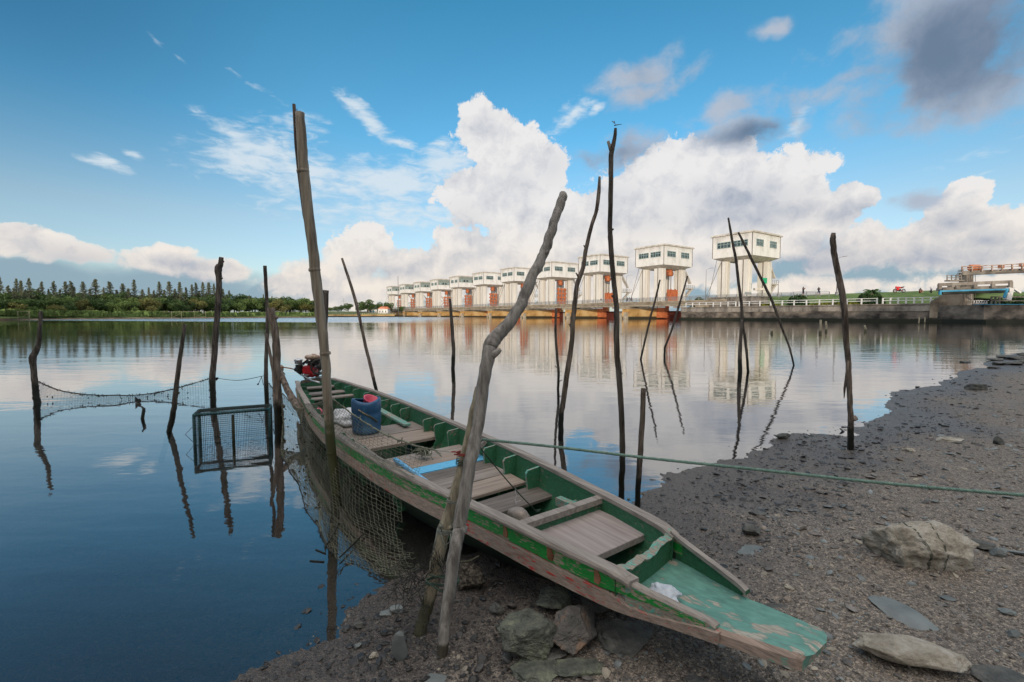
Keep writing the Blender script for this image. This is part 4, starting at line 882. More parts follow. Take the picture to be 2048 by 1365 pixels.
# centre: stone embankment, trees, small buildings, mast, poles
a = MB(); A0 = P(636, 634, 285); A1 = P(790, 634, 318)
d_ = (A1-A0); d_.z = 0; nn = Vector((-d_.y, d_.x, 0)).normalized()
vs = []
for i in range(24):
    b_ = A0+d_*(i/23); b_.z = 0
    for (dd, z) in ((0, -.5), (.5, 1.6), (1.5, 1.7), (10, 2.6), (22, 3.8), (120, 4)): vs.append(tuple(b_+nn*dd+Vector((0, 0, z))))
a.add(vs, [(i*6+j, (i+1)*6+j, (i+1)*6+j+1, i*6+j+1) for i in range(23) for j in range(5)], 0, True)
for k_ in range(len(a.f)): a.mi[k_] = 0 if k_ % 5 < 1 else 1
tag(a.build('far_shore', [M['pier'], M['grass']]), kind='structure')
a = MB()
for i in range(40):
    b_ = A0+d_*(i/39); a.box((b_.x-.2, b_.y+2, 1.6), (b_.x+.2, b_.y+2.4, 2.9))
a.beam((A0.x, A0.y+2.2, 2.8), (A1.x, A1.y+2.2, 2.8), .2, .2); tag(a.build('bollard_fence', M['deckc'], loc=(A0.x, A0.y, 0)), 'pale low fence on the far embankment left of the barrage', 'fence')
k_ = 0
for px, py, Y, mk in ((645,612,330,'leaf_a'),(660,614,335,'leaf_b'),(672,612,330,'leaf_b'),(684,610,330,'leaf_a'),(697,606,325,'leaf_a'),(722,603,325,'leaf_a'),(735,597,322,'leaf_a'),(742,606,322,'leaf_a'),(757,606,330,'leaf_b'),(768,603,332,'leaf_a'),(778,604,335,'leaf_a'),(803,612,345,'leaf_b'),(940,622,330,'leaf_b'),(1012,606,260,'leaf_b')):
    k_ += 1; put_broad(mk, px, py, Y, '%s tree, %s from the left on the shore beyond the barrage end' % ({'leaf_a': 'dark green', 'leaf_b': 'mid green'}[mk], ordw(k_-1)), 'trees behind the far embankment', 3.0)
t_ = thing('small_house', 'small white house with orange tiled roof left of the farthest tower', 'house', tuple(P(768, 627, 322)))
a = MB(); a.box((-3.2, -3, -2), (3.4, 4, 3.0)); a.box((-3.0, -2.4, 3.0), (1.0, 3.4, 3.6)); a.build('wall', M['white_wall'], t_)
a = MB(); a.add([(-3.6, -3.4, 3.0), (3.8, -3.4, 3.0), (3.8, 4.4, 3.0), (-3.6, 4.4, 3.0), (-2.2, .4, 4.7), (2.4, .4, 4.7)], [(0, 1, 5, 4), (2, 3, 4, 5), (1, 2, 5), (3, 0, 4), (3, 2, 1, 0)]); a.build('roof', M['tile'], t_)
for x in (-2, 0, 2): a = MB(); a.box((x-.45, -3.06, .6), (x+.45, -3.003, 1.8)); a.build('window', M['pane'], t_)
t_ = thing('small_house', 'low white and blue hut left of the orange roofed house', 'house', tuple(P(749, 627, 325)))
a = MB(); a.box((-3, -2, -2), (2.4, 2, 2.2)); a.build('wall', M['white_wall'], t_)
a = MB(); a.box((-3.2, -2.2, 2.2), (2.6, 2.2, 2.6)); a.build('roof', M['grey_steel'], t_)
for x in (-2, 0): a = MB(); a.box((x-.6, -2.06, .3), (x+.6, -2.003, 1.7)); a.build('door', M['cyan'], t_)
for px, top, w_, lab in ((797, 553, .35, 'thin tall radio mast behind the farthest tower'), (688, 597, .18, 'power pole with cross arms among the far shore trees'), (711, 607, .14, 'thin power pole right of the cross armed one on the far shore'), (730, 609, .12, 'lamp pole in front of the tallest far shore tree')):
    b_ = P(px, 626, 330); h = P(px, top, 330).z-b_.z; a = MB(); a.tube([b_-Vector((0, 0, 2)), b_+Vector((0, 0, h))], [w_, w_*.6], 4)
    if px == 688: a.beam(b_+Vector((-1.8, 0, h*.8)), b_+Vector((1.8, 0, h*.8)), .2, .2)
    if px == 797:
        for k_ in range(8): a.beam(b_+Vector((-.4, 0, h*(k_+1)/9)), b_+Vector((.4, 0, h*(k_+1)/9+.4)), .1, .1)
    tag(a.build('mast' if px == 797 else 'utility_pole', M['grey_steel'], loc=tuple(b_)), lab, 'mast' if px == 797 else 'pole')

# ------------------------------------------------------------------ unseen wood added behind the camera to shade the foreground
random.seed(31); a = MB()
for k_ in range(12000):
    x = random.uniform(-190, 150); y = -34+random.gauss(0, 2.2)+.06*x*0; top = 14.5+2.0*mn.noise(Vector((x*.06, 0, 0)))+1.3*mn.noise(Vector((x*.22, 3, 0))); z = 1.5+random.random()*(top-1.5)
    r = random.uniform(.8, 1.6); p = Vector((x, y, z)); nr_ = Vector((random.gauss(0, .6), 1, random.gauss(0, .6))).normalized(); xx = nr_.cross(Vector((0, .2, 1))).normalized(); yy = nr_.cross(xx)
    a.add([p-xx*r, p-yy*r*.7, p+xx*r, p+yy*r*.7], [(0, 1, 2, 3)])
tag(a.build('unseen_shade_wood', M['leaf_a']), 'dense unseen wood added behind the viewpoint to shade the shore', 'wood', kind='stuff')

# ------------------------------------------------------------------ poles
def pole(name, label, pts, base, mk, cat='pole', sub=5, z0=None, knots=(), sides=10, wob=.35, Ytop=None, parts=None, group=None, Ybase=None):
    """pts: (column, row, half width) from the top down, the last one at the foot"""
    bpt = G(*base) if z0 is None else G(base[0], base[1], z0)
    Y = Ybase or bpt.y
    seedv = hash(label) % 97 if False else sum(map(ord, label)) % 97
    P3 = []
    for i, (x, y, r) in enumerate(pts):
        Yi = Y + ((Ytop or Y)-Y)*(1-i/(len(pts)-1)); p = P(x, y, Yi); P3.append((p.x, p.y, p.z, r*Yi/910*(.84 if cat == 'stake' else .90 if sides == 16 else .90 if sides == 10 else 1.0)))
    last = np.array(P3[-1]); prev = np.array(P3[-2]); d = last-prev; d /= max(1e-6, np.linalg.norm(d[:3])); P3.append(tuple(last+d*.45)) ; P3[-1] = (*P3[-1][:3], last[3])
    C_ = catmull(P3, sub); pp_ = []; rr = []
    for i, c in enumerate(C_):
        r = max(.002, c[3]); j = Vector((mn.noise(Vector((i*.45, seedv, 0))), mn.noise(Vector((i*.45, seedv, 5))), 0))*r*.2
        pp_.append(Vector(c[:3])+j); rr.append(r*(1+.10*mn.noise(Vector((i*1.3, seedv, 9)))))
    org = Vector((P3[-2][0], P3[-2][1], P3[-2][2])) 
    a = MB(); a.tube(pp_, rr, sides, 0, True, True, wob*.18, seedv)
    for (f, ln, rk) in knots:             # short stubs of cut twigs
        i = int(f*(len(pp_)-2)); p = pp_[i]; an = seedv+f*20; dd = Vector((math.cos(an), math.sin(an)*.3, .55)).normalized()
        a.tube([p, p+dd*(rr[i]*1.5), p+dd*(rr[i]*1.2+ln)], [rr[i]*.6, rr[i]*.42*rk, rr[i]*.25*rk], 5)
    if parts:
        o = thing(name, label, cat, tuple(org), 0, group); b_ = MB(); b_.v = [tuple(Vector(v)-org) for v in a.v]; b_.f = a.f; b_.mi = a.mi; b_.sm = a.sm; b_.build('shaft', M[mk], o); parts(o, org, Y); return o
    return tag(a.build(name, M[mk], loc=tuple(org)), label, cat, group)
S_ = 'stake'
pole('stake', 'short crooked stake at the left edge holding the near corner of the sagging net', [(82,622,3.5),(80,655,4),(77,690,5),(66,716,7),(67,735,6),(70,765,6),(72,790,6.5),(75,806,7)], (75,806), 'pole_dark', S_, knots=((.5,.03,1),(.7,.02,.8)))
pole('stake', 'short leaning stake between the left edge net and the green cage', [(370,649,3.5),(363,695,4.3),(357,740,5),(351,790,5.5),(348,818,6),(343,845,6.5),(338,864,6)], (338,864), 'pole_dark', S_, knots=((.2,.02,1),(.45,.02,1),(.8,.02,1)))
pole('stake', 'tall knobbly stake behind the green cage, right end of the sagging net', [(443,515,5),(441,530,6),(437,537,8),(438,560,6.5),(437,600,6.5),(433,650,6.5),(429,710,6.5),(425,755,7),(426,795,6.5)], (426,793), 'pole_dark', S_, knots=((.1,.02,1.2),(.35,.015,1)))
pole('stake', 'thin straight stake left of the gnarled post, wire tied to it', [(530,532,4),(533,590,4),(535,650,4),(533,700,4),(532,760,5),(534,808,5)], (534,808), 'pole_dark', S_, knots=((.3,.01,1),(.6,.01,1)))
pole('post', 'gnarled brown post beside the boat stern with the net tied on', [(542,616,7),(545,640,8),(551,668,7.5),(553,700,8),(553,750,9),(556,800,10),(559,848,10)], (559,848), 'pole_brown', 'post', knots=((.15,.03,1.2),(.3,.02,1),(.55,.03,1),(.8,.02,1)), wob=.8)
pole('brace', 'diagonal brown brace leaning from the gnarled post down into the water', [(560,744,6),(573,775,7),(588,803,8),(600,822,8),(612,850,8),(633,884,8)], (633,884), 'pole_brown', 'brace', Ytop=6.3, knots=((.6,.02,1),))
pole('stick', 'thin reddish stick slanting behind the gnarled post', [(532,668,3),(538,698,3.2),(544,728,3.5),(549,762,3.5),(551,800,3.5),(552,835,3.5)], (552,842), 'pole_brown', 'stick', knots=())
def bamboo_parts(o, org, Y):
    px = Y/910
    for (x, y, w_) in ((606,343,11.5),(629,540,11),(650.5,707,10.5),(656,826,9.5),(662,905,10)):
        p = P(x, y, Y)-org; a = MB(); d = (P(665,947,Y)-P(598,220,Y)).normalized(); q4 = d.to_track_quat('Z', 'Y').to_matrix(); r = w_*px
        a.lathe([(r*.97, -.012), (r*1.04, -.003), (r*1.04, .004), (r*.97, .013)], tuple(p), 14, 0, q4); a.build('node_ring', M['bamboo'], o)
    a = MB()
    a.tube([P(588, 209, Y+.02)-org, P(593, 290, Y+.02)-org, P(599, 350, Y+.02)-org, P(608, 430, Y+.02)-org, P(617, 480, Y+.02)-org], [3.2*px, 4*px, 4*px, 3*px, 1*px], 6)
    for (x, t0, h_) in ((590, 216, 1.6), (594, 218, 1.2), (600, 222, 1.5), (604, 228, 1.2)): a.tube([P(x, t0, Y)-org, P(x+1.2, t0+30, Y)-org], [h_*px*.7, h_*px*1.6], 4)
    a.build('splinter', M['bamboo_dark'], o)
pole('bamboo_pole', 'thick tall bamboo pole split at the top, standing beside the boat', [(600,226,9.5),(604,290,10.5),(608,343,11),(617,430,11),(626,500,11),(633,563,11),(642,640,10.5),(650,710,10),(654,782,10),(658,835,10),(662,895,10.5),(668,950,10.5),(672,988,10.5)], (672,988), 'bamboo', 'pole', sides=16, wob=.15, parts=bamboo_parts)
pole('post', 'dark cut-off post close behind the thick bamboo pole', [(652,581,6),(651,620,6),(649,670,6),(653,720,5.5),(657,780,5.5),(660,850,6),(664,915,6)], (664,915), 'pole_dark', 'post', wob=.5)
pole('stake', 'thin stake leaning left behind the boat, over the far towers gap', [(684,517,2.5),(696,553,3.2),(707,588,3.5),(716,622,3.5),(724,658,3.5),(731,692,3.7),(742,735,4),(748,762,4),(754,786,4)], (754,786), 'pole_brown', S_, knots=((.3,.01,1),))
pole('stake', 'thin wavy dark stake rising behind the middle of the boat', [(900,598,2.8),(903,640,4),(907,700,4.5),(906,735,4.5)], (906,738), 'pole_dark', S_)
def fork_parts(o, org, Y):
    px = Y/910; a = MB(); a.tube([P(1222,302,Y)-org, P(1219,292,Y)-org, P(1216,283,Y)-org], [3.6*px, 3.2*px, 2.8*px], 8); a.build('fork', M['pole_grey'], o)
pole('pole', 'tall forked pole with a dragonfly on its tip', [(1231,257,3),(1229.5,275,4),(1225,296,5.2),(1222,315,5.3),(1222,357,5),(1220,445,5.2),(1221,483,5.5),(1226,548,5.5),(1232,606,5.7),(1233.5,640,6),(1233,690,6.3),(1238,754,6.3),(1243,831,6.3),(1245,908,6.5),(1243,960,6.5),(1243,1002,6.5)], (1243,1002), 'pole_dark', 'pole', parts=fork_parts, knots=((.35,.01,1),(.5,.012,1),(.7,.015,1)))
pole('stump_stake', 'short thick cut stake at the water edge right of the forked pole', [(1287,777,6),(1285,830,6.3),(1281,900,6.3),(1277,960,6.5),(1274,1018,6.5)], (1274,1018), 'pole_brown', S_, wob=.4)
pole('pole', 'long curved stick leaning right, left of the forked pole', [(1199,354,2.7),(1197,392,4.2),(1192,425,4),(1183.5,451,4.2),(1172,498,4.4),(1166,536,5),(1154,571,5.2),(1149,615,5.2),(1146,640,5.5),(1143,689,5.6),(1134,748,6),(1127,800,6),(1122,832,6.2),(1122,862,6.2)], (1122,862), 'pole_brown', 'pole', knots=((.15,.02,1),(.3,.03,1),(.42,.05,1),(.62,.04,1),(.75,.04,1)))
pole('stake', 'thin crooked stake left of the long curved stick, footed in the water', [(1112,618,2.8),(1111,661,3),(1113,700,3.2),(1117,745,3.2),(1116,778,3.2)], (1116,778), 'pole_dark', S_, knots=((.6,.05,.8),(.75,.06,.8)))
pole('stake', 'slim leaning stake in front of the second tower, left of the slim pair', [(1320,560,1.8),(1314,585,2.2),(1308,610,2.3),(1302,630,2.4),(1298,648,2.4),(1289,685,2.3),(1281.5,719,2.3)], (1281.5,719), 'pole_dark', S_)
pole('stake', 'slim leaning stake in front of the orange gate below the second tower', [(1375,552.5,1.8),(1365,588,2.2),(1354,625,2.5),(1345,655,2.5),(1337,677,2.5),(1330,695,2.5),(1329,711,2.5)], (1329,711), 'pole_dark', S_)
pole('stake', 'slim stake crossing the left side of the nearest tower', [(1456.5,436,2),(1461,462,2.6),(1465,486,2.8),(1472,521,3),(1477,566,3.2),(1482.6,607,3.4),(1485,651,3.4),(1490,677,3.2),(1494,715,3),(1496,744,3)], (1496,744), 'pole_dark', S_, knots=((.3,.02,.8),(.5,.02,.8)))
pole('stake', 'slim stake slanting right across the nearest tower', [(1476.5,465,2.2),(1484,480,2.6),(1491,494.5,2.8),(1505.5,524,3),(1523,559.5,3),(1540.6,595,3.2),(1553,626,3),(1563,655,2.6),(1572,677,2.4),(1581,703,2.2),(1587.5,731,2)], (1587.5,731), 'pole_dark', S_, knots=((.3,.02,.8),(.55,.03,.8)))
pole('stake', 'short dark stake at the foot of the slim crossing stakes', [(1484,640,2.6),(1482,665,3.5),(1480,700,4.5),(1480,745,5)], (1480,745), 'pole_dark', S_)
def strip(o, org, Y):
    a = MB(); a.tube([P(1696,722,Y-.03)-org, P(1693,755,Y-.05)-org, P(1689,778,Y-.04)-org, P(1688,797,Y-.03)-org], [.012, .016, .012, .004], 5); a.build('torn_strip', M['pole_brown'], o)
pole('pole', 'broken topped pole standing in the beach edge with a rag knotted low on it', [(1667,466,4),(1665.5,480,6),(1668,505,6),(1674,538,6.2),(1680,565,6.4),(1686,600,6.5),(1690,640,6.2),(1692,680,6),(1696,720,5.8),(1698,760,5.5),(1699.5,800,5.5),(1701,835,5.8),(1701,870,6.5),(1701,900,6.5)], (1701,900), 'pole_brown', 'pole', z0=.03, parts=strip, knots=((.25,.02,1),(.7,.03,1)))
pole('pole', 'thick bent silver branch leaning right, lashed to a second stake', [(1126,389,7.5),(1124,400,9),(1113,430,9),(1102,465,9.5),(1091,498,9.5),(1080,525,10),(1066,550,10.5),(1046,600,11),(1038,617,11.5),(1011,655,12.5),(994,672,14),(981,690,14.5),(977,712,13.5),(968,760,13),(959,831,12.5),(951,877,12.5),(943,914,13),(931,980,13.5),(920,1050,13.5),(917,1070,13),(908,1112,13),(898,1191,12.5),(890,1245,12),(884,1308,12)], (884,1310), 'pole_grey', 'pole', z0=.035, sides=14, wob=.5, Ytop=2.45, knots=((.30,.03,1.2),(.52,.04,1.3),(.2,.015,1)))
pole('pole', 'mossy second stake lashed behind the bent silver branch', [(957,775,7),(948,820,8.5),(938,875,9.5),(924,936,11),(912,985,12),(898,1030,13),(884,1075,13.5),(874,1125,14),(863,1180,13.5),(849,1230,13),(840,1265,12.5),(833,1306,11.5)], (833,1306), 'pole_pale', 'pole', z0=.035, sides=12, wob=.5, Ytop=2.25, Ybase=2.03, knots=((.5,.02,1),))
# little standing driftwood and leaf
b_ = G(285, 838); a = MB(); a.tube([b_-Vector((0,0,.2)), b_, P(288, 818, b_.y), P(283, 813, b_.y)], [.02, .022, .02, .01], 6); a.tube([b_+Vector((0,0,.03)), P(290, 822, b_.y)], .012, 5)
tag(a.build('driftwood', M['pole_dark'], loc=tuple(b_)), 'little stub of driftwood in the water under the sagging net', 'driftwood')
# dragonfly
c = P(1231, 251, 3.69); a = MB(); t_ = thing('dragonfly', 'dragonfly resting on the tip of the forked pole', 'dragonfly', tuple(c))
a.tube([(-.012, 0, -.004), (0, 0, 0), (.02, 0, .004), (.05, 0, .008)], [.003, .004, .003, .0015], 6); a.build('body', M['black_metal'], t_)
a = MB()
for sx, dx in ((-1, -.035), (-1, -.02), (1, .01), (1, .02)): a.add([(0, 0, .003), (dx-.005, sx*.03, .02), (dx+.006, sx*.032, .018)], [(0, 1, 2)])
a.build('wings', M['steel'], t_)
# ------------------------------------------------------------------ the boat
A0b = Vector((.2743, 2.493, 0)); DX = Vector((.582, -.8132, 0)); DY = Vector((.8132, .582, 0)); BRZ = math.atan2(DX.y, DX.x)
def BW(x, y, z): return A0b + DX*x + DY*y + Vector((0, 0, z))
def toL(p): w_ = Vector(p)-A0b; return (w_.dot(DX), w_.dot(DY), w_.z)
sN = [-6.15,-5.9,-5.4,-4.9,-4.5,-4.0,-3.5,-2.8,-2.2,-1.5,-1,-.5,0,.3,.55,.66,.8,.97,1.1,1.28]
hN = [.235,.285,.36,.42,.46,.52,.57,.605,.605,.56,.505,.415,.335,.295,.25,.225,.17,.115,.09,.06]
sF = [-6.15,-5.9,-5.2,-4.5,-3.5,-2.8,-1.9,-1.2,-.6,-.2,.1,.3,.52,.66,.8,.97,1.1,1.28]
hF = [.32,.375,.43,.485,.505,.50,.487,.465,.42,.38,.35,.325,.29,.265,.235,.19,.17,.15]
def sm(s, xs, ys):
    s = np.asarray(s, float); return sum(np.interp(s+o, xs, ys)*w_ for o, w_ in ((-.2, .2), (-.08, .3), (.08, .3), (.2, .2)))
def yN(s): return -float(sm(s, sN, hN)) if s < .4 else -float(np.interp(s, sN, hN))
def yF(s): return float(sm(s, sF, hF)) if s < .4 else float(np.interp(s, sF, hF))
def zK(s): return float(np.interp(s, [-6.2,-5.5,-2,-.8,0,.4,.6,.97,1.28], [-.04,-.09,-.07,-.01,.06,.16,.225,.27,.30]))
M['green_rib'] = paint('lit_green_rib_paint', (.035, .15, .075), (.2, .18, .14), .66, (5, 5, 5), 4)  # brighter than the planking: the light on the ribs is in the colour
M['worn_edge'] = paint('worn_edge_wood', (.14, .30, .23), (.36, .27, .22), .42, (3, 6, 6), 3)
boat = thing('longtail_boat', 'long narrow wooden boat with peeling green and red paint, bow on the gravel', 'boat', tuple(A0b), BRZ)
ss_ = np.linspace(-6.15, .56, 70)
def shell(name, off, mats, zt):
    a = MB(); vs = []
    for s in ss_:
        yn, yf, zk = yN(s)+off, yF(s)-off, zK(s)+off; w_ = yf-yn; cy = (yn+yf)/2
        r_ = [(yn, zt), (yn+.01, .27), (cy-w_*.43, (.27+zk)/2+.02), (cy-w_*.33, zk+.012), (cy, zk), (cy+w_*.33, zk+.012), (cy+w_*.43, (.27+zk)/2+.02), (yf-.01, .27), (yf, zt)]
        vs += [(s, y, z) for y, z in r_]
    n = 9; f = [(i*n+j, i*n+j+1, (i+1)*n+j+1, (i+1)*n+j) for i in range(len(ss_)-1) for j in range(n-1)]
    if off > .02: f = [x[::-1] for x in f]
    a.add(vs, f, 0, True); a.add(vs[:n], [tuple(range(n)) if off > .02 else tuple(reversed(range(n)))], 0)
    return a
a = shell('o', .0225, None, .32); a.build('hull', M['hull_dark'], boat)
a = shell('i', .045, None, .404)
ho = a.build('inner_planking', M['green_in'], boat)
def strake(name, label, side, z0, z1, s0, s1, mk, t0, t1, n=90, taper=None):
    a = MB(); vs = []
    for s in np.linspace(s0, s1, n):
        y = yN(s) if side < 0 else yF(s); o = side
        dr = float(np.interp(s, [.60, .70, .80, .97, 1.28], [0, .032, .046, .064, .05])) if side < 0 else float(0.0)
        zt, zb = z1-dr, z0-(dr if False else 0)
        if taper: zt, zb = taper(s, zt, zb)
        wv = .0025*mn.noise(Vector((s*3, side, z0*9)))
        vs += [(s, y-o*t0, zb), (s, y+o*t1+wv, zb), (s, y+o*t1+wv, zt), (s, y-o*t0, zt)]
    m_ = len(vs)//4; f = [(i*4+j, i*4+(j+1) % 4, (i+1)*4+(j+1) % 4, (i+1)*4+j) for i in range(m_-1) for j in range(4)]
    if side > 0: f = [x[::-1] for x in f]
    e0, e1 = (3, 2, 1, 0), tuple((m_-1)*4+j for j in range(4))
    a.add(vs, f+[e0, e1], 0, False); o_ = a.build(name, M[mk], boat)
    if label: o_['label'] = label
    return o_
tp_g = lambda s, zt, zb: (zt, float(np.interp(s, [.55, .95], [zb, zt-.022])))
tp_r = lambda s, zt, zb: (float(np.interp(s, [.4, .66, .95, 1.28], [zt, zt-.0, .328, .34])), float(np.interp(s, [.2, .6, .97, 1.28], [zb, zb+.012, .284, .32])))
strake('side_plank', 'bright green peeling side plank', -1, .325, .404, -6.15, .95, 'green_out', .024, .004, 110, tp_g)
strake('side_plank', None, 1, .325, .404, -6.15, .60, 'green_out', .024, .004)
strake('rub_strake', 'bare wood rub strake with traces of red paint', -1, .245, .320, -6.15, 1.0, 'red_out', .02, .016, 110, tp_r)
strake('rub_strake', None, 1, .245, .320, -6.15, .60, 'red_out', .02, .016)
def cap(side, s1):
    a = MB(); vs = []; n = 90
    for s in np.linspace(-6.17, s1, n):
        y = yN(s) if side < 0 else yF(s); w0, w1 = .047, .022
        e = max(0, (s-(s1-.12))/.12); dz = -.02*e*e; nz_ = .002*mn.noise(Vector((s*4, side*3, 0)))
        vs += [(s, y-side*w0, .405+dz), (s, y-side*(w0-.004), .426+dz+nz_), (s, y+side*(w1-.008), .428+dz+nz_), (s, y+side*w1, .418+dz), (s, y+side*w1, .405+dz)]
    f = [(i*5+j, i*5+(j+1) % 5, (i+1)*5+(j+1) % 5, (i+1)*5+j) for i in range(n-1) for j in range(5)]
    a.add(vs, f+[(0, 1, 2, 3, 4), tuple((n-1)*5+j for j in range(5))], 0); return a.build('gunwale', M['rail'], boat)
cap(-1, .68); cap(1, .55)
# bow plate
a = MB(); vs = []; n = 26
for i in range(n):
    s = .52+(1.275-.52)*i/(n-1); f = i/(n-1); y0 = yN(s)+.02*(1-f); y1 = yF(s)-.01*(1-f)
    if s > 1.0: y0 = float(np.interp(s, [1.0, 1.275], [-.108, -.058])); y1 = float(np.interp(s, [1.0, 1.275], [.188, .158]))
    e = max(0, (s-1.235)/.04); sh = .012*e*e; zt = float(np.interp(s, [.52, .8, 1.0, 1.275], [.288, .306, .334, .376]))-.012*e*e; th = .05
    m_ = (y0+y1)/2
    ring = [(y0+sh, zt-th), (y0+sh, zt-.014), (y0+sh+.014, zt+.002), (m_-.05, zt-.010*(1-f)), (m_+.05, zt-.010*(1-f)), (y1-sh-.014, zt+.002), (y1-sh, zt-.014), (y1-sh, zt-th)]
    vs += [(s-.03*((y-m_)/.11)**2*e, y, z) for y, z in ring]
a.add(vs, [(i*8+j, (i+1)*8+j, (i+1)*8+(j+1) % 8, i*8+(j+1) % 8) for i in range(n-1) for j in range(8)]+[tuple((n-1)*8+j for j in reversed(range(8)))], 0)
for k_ in range(len(a.f)): a.mi[k_] = 1 if (k_ % 8) in (0, 1, 5, 6, 7) and k_ < len(a.f)-1 else 0
a.build('bow_platform', [M['mint'], M['worn_edge']], boat)
# cheek planks of the bow: they drop from the gunwale onto the plate
def cheek(side, s0, s1, zt0, zt1, th, hole=False):
    a = MB(); vs = []; n = 22
    for i in range(n):
        f = i/(n-1); s = s0+(s1-s0)*f; y = (yN(s) if side < 0 else yF(s)); 
        zt = zt0+(zt1-zt0)*(f**(.42 if side < 0 else .62)); zb = .27+.03*f if side < 0 else (.285+.01*f if s < .93 else zt-.04)
        e = max(0, (f-.93)/.07); zb = zb+(zt-zb)*.35*e; zt = zt-.008*e
        vs += [(s, y-side*th, zb), (s, y-side*.001, zb), (s, y+side*.004, zt-.008), (s, y-side*.004, zt), (s, y-side*(th+.012), zt), (s, y-side*(th+.012), zt-.018), (s, y-side*th, zt-.022)]
    k_ = 7; fs = [(i*k_+j, i*k_+(j+1) % k_, (i+1)*k_+(j+1) % k_, (i+1)*k_+j) for i in range(n-1) for j in range(k_)]
    if side > 0: fs = [x[::-1] for x in fs]
    a.add(vs, fs+[tuple((n-1)*k_+j for j in range(k_)), tuple(reversed(range(k_)))], 0); a.mi = [1 if (q_ % 7) in (2, 3, 4, 5) and q_ < len(fs) else 0 for q_ in range(len(a.f))]; a.build('bow_cheek', [M['mint_worn'] if side < 0 else M['green_in'], M['rail']], boat)
cheek(-1, .655, .985, .415, .352, .018); cheek(1, .53, .955, .425, .372, .022)
# bulkhead with a wavy worn top
a = MB(); vs = []; n = 22
for i in range(n):
    f = i/(n-1); y = -.245+.525*f; x = .60-.075*f; zt = .385+.035*abs(2*f-1)**1.5+.010*math.sin(f*19)*(.4+f*.5)+.004*math.sin(f*47)
    vs += [(x-.016, y, .272), (x+.016, y, .272), (x+.014, y, zt-.016), (x+.022, y, zt-.003), (x-.022, y, zt), (x-.014, y, zt-.02)]
a.add(vs, [(i*6+j, (i+1)*6+j, (i+1)*6+(j+1) % 6, i*6+(j+1) % 6) for i in range(n-1) for j in range(6)]); a.mi = [1 if (k_ % 6) in (2, 3, 4) else 0 for k_ in range(len(a.f))]
a.build('bulkhead', [M['green_in'], M['mint_worn']], boat)
a = MB(); a.box((-.03, yN(0)+.03, .375), (.022, yF(0)-.03, .408)); a.box((-.012, yN(0)+.04, .27), (.012, yF(0)-.04, .374)); a.mi = [0]*6+[1]*6
a.build('crossbeam', [M['rail'], M['green_in']], boat)
# ribs (frames): one pair per station
def rib(s, side, z1=.385, dp=.075, th=.02, low=.0):
    y = (yN(s) if side < 0 else yF(s)) - side*.04; o = -side; a = MB()
    pr = [(y, z1+.012), (y+o*dp, z1+.002), (y+o*(dp+.014), z1-.02), (y+o*(dp-.005), .22), (y+o*(dp+.05), .12), (y+o*(dp+.12), .06), (y+o*.06, .04), (y+o*.02, .16)]
    vs = [(s-th/2, *p) for p in pr]+[(s+th/2, *p) for p in pr]; n = 8
    fs = [(i, (i+1) % n, (i+1) % n+n, i+n) for i in range(n)]
    c = [tuple(range(n)), tuple(reversed(range(n, 2*n)))]
    if side < 0: fs = [x[::-1] for x in fs]; c = [x[::-1] for x in c]
    a.add(vs, fs+c); a.mi = [1, 1, 1, 0, 0, 0, 0, 0, 0, 0]; a.build('rib', [M['green_rib'], M['mint_worn']], boat)
RS = [-5.75,-5.3,-4.95,-4.55,-4.2,-3.85,-3.5,-3.2,-2.55,-2.28,-1.98,-1.3,-.98,-.66]
for s in RS:
    rib(s, 1, .39, .115 if s > -4.4 else .09)
    if s not in (-.98,): rib(s, -1, .375, .085)
rib(-.22, 1, .30, .07)
a = MB(); a.beam((-1.44, yF(-1.4)-.06, .40), (-1.50, yF(-1.4)-.16, .29), .05, .03); a.build('prop', M['board'], boat)
# floor boards
def board(s0, s1, z, y0, y1, mk, th=.022, label=None, skew=0.0):
    a = MB(); vs = [(s0+skew, y0, z), (s1+skew, y0, z), (s1, y1, z), (s0, y1, z)]; j = [random.uniform(-.006, .006) for _ in range(4)]
    vs = [(v[0]+j[i], v[1]+j[(i+1) % 4], v[2]) for i, v in enumerate(vs)]
    lo = [(x, y, z_-th) for x, y, z_ in vs]; b_ = .003
    top = [(x+(b_ if i in (0, 3) else -b_), y+(b_ if i < 2 else -b_), z_) for i, (x, y, z_) in enumerate(vs)]; mid = [(x, y, z_-b_) for x, y, z_ in vs]
    al = lo+mid+top; fs = [(3, 2, 1, 0), (8, 9, 10, 11)]+[(i, (i+1) % 4, (i+1) % 4+4, i+4) for i in range(4)]+[(i+4, (i+1) % 4+4, (i+1) % 4+8, i+8) for i in range(4)]
    a.add(al, fs); o_ = a.build('thwart', M[mk], boat)
    if label: o_['label'] = label
    return o_
def bd(s0, s1, z, mk, label=None, m0=.07, m1=.07, **k_): sc__ = (s0+s1)/2; return board(s0, s1, z, yN(sc__)+m0, yF(sc__)-m1, mk, label=label, **k_)
bd(-6.05, -5.85, .33, 'board'); bd(-5.62, -5.42, .30, 'board'); bd(-5.20, -5.05, .29, 'board')
bd(-3.05, -2.68, .265, 'board', skew=.05); bd(-2.66, -2.30, .262, 'board_warm', skew=.04, th=.03)
bd(-1.92, -1.74, .262, 'board', skew=.03); bd(-1.725, -1.535, .264, 'board_warm'); bd(-1.52, -1.385, .266, 'board_blue', 'bright blue painted board')
bd(-1.37, -1.19, .262, 'board_dark', m1=.11); bd(-1.18, -1.00, .264, 'board', m1=.10); bd(-.985, -.76, .266, 'board_warm', m1=.10, skew=.02)
bd(-.70, -.47, .255, 'board_dark', skew=.03, m1=.05); board(-.30, -.15, .25, -.1, .30, 'board_dark'); 
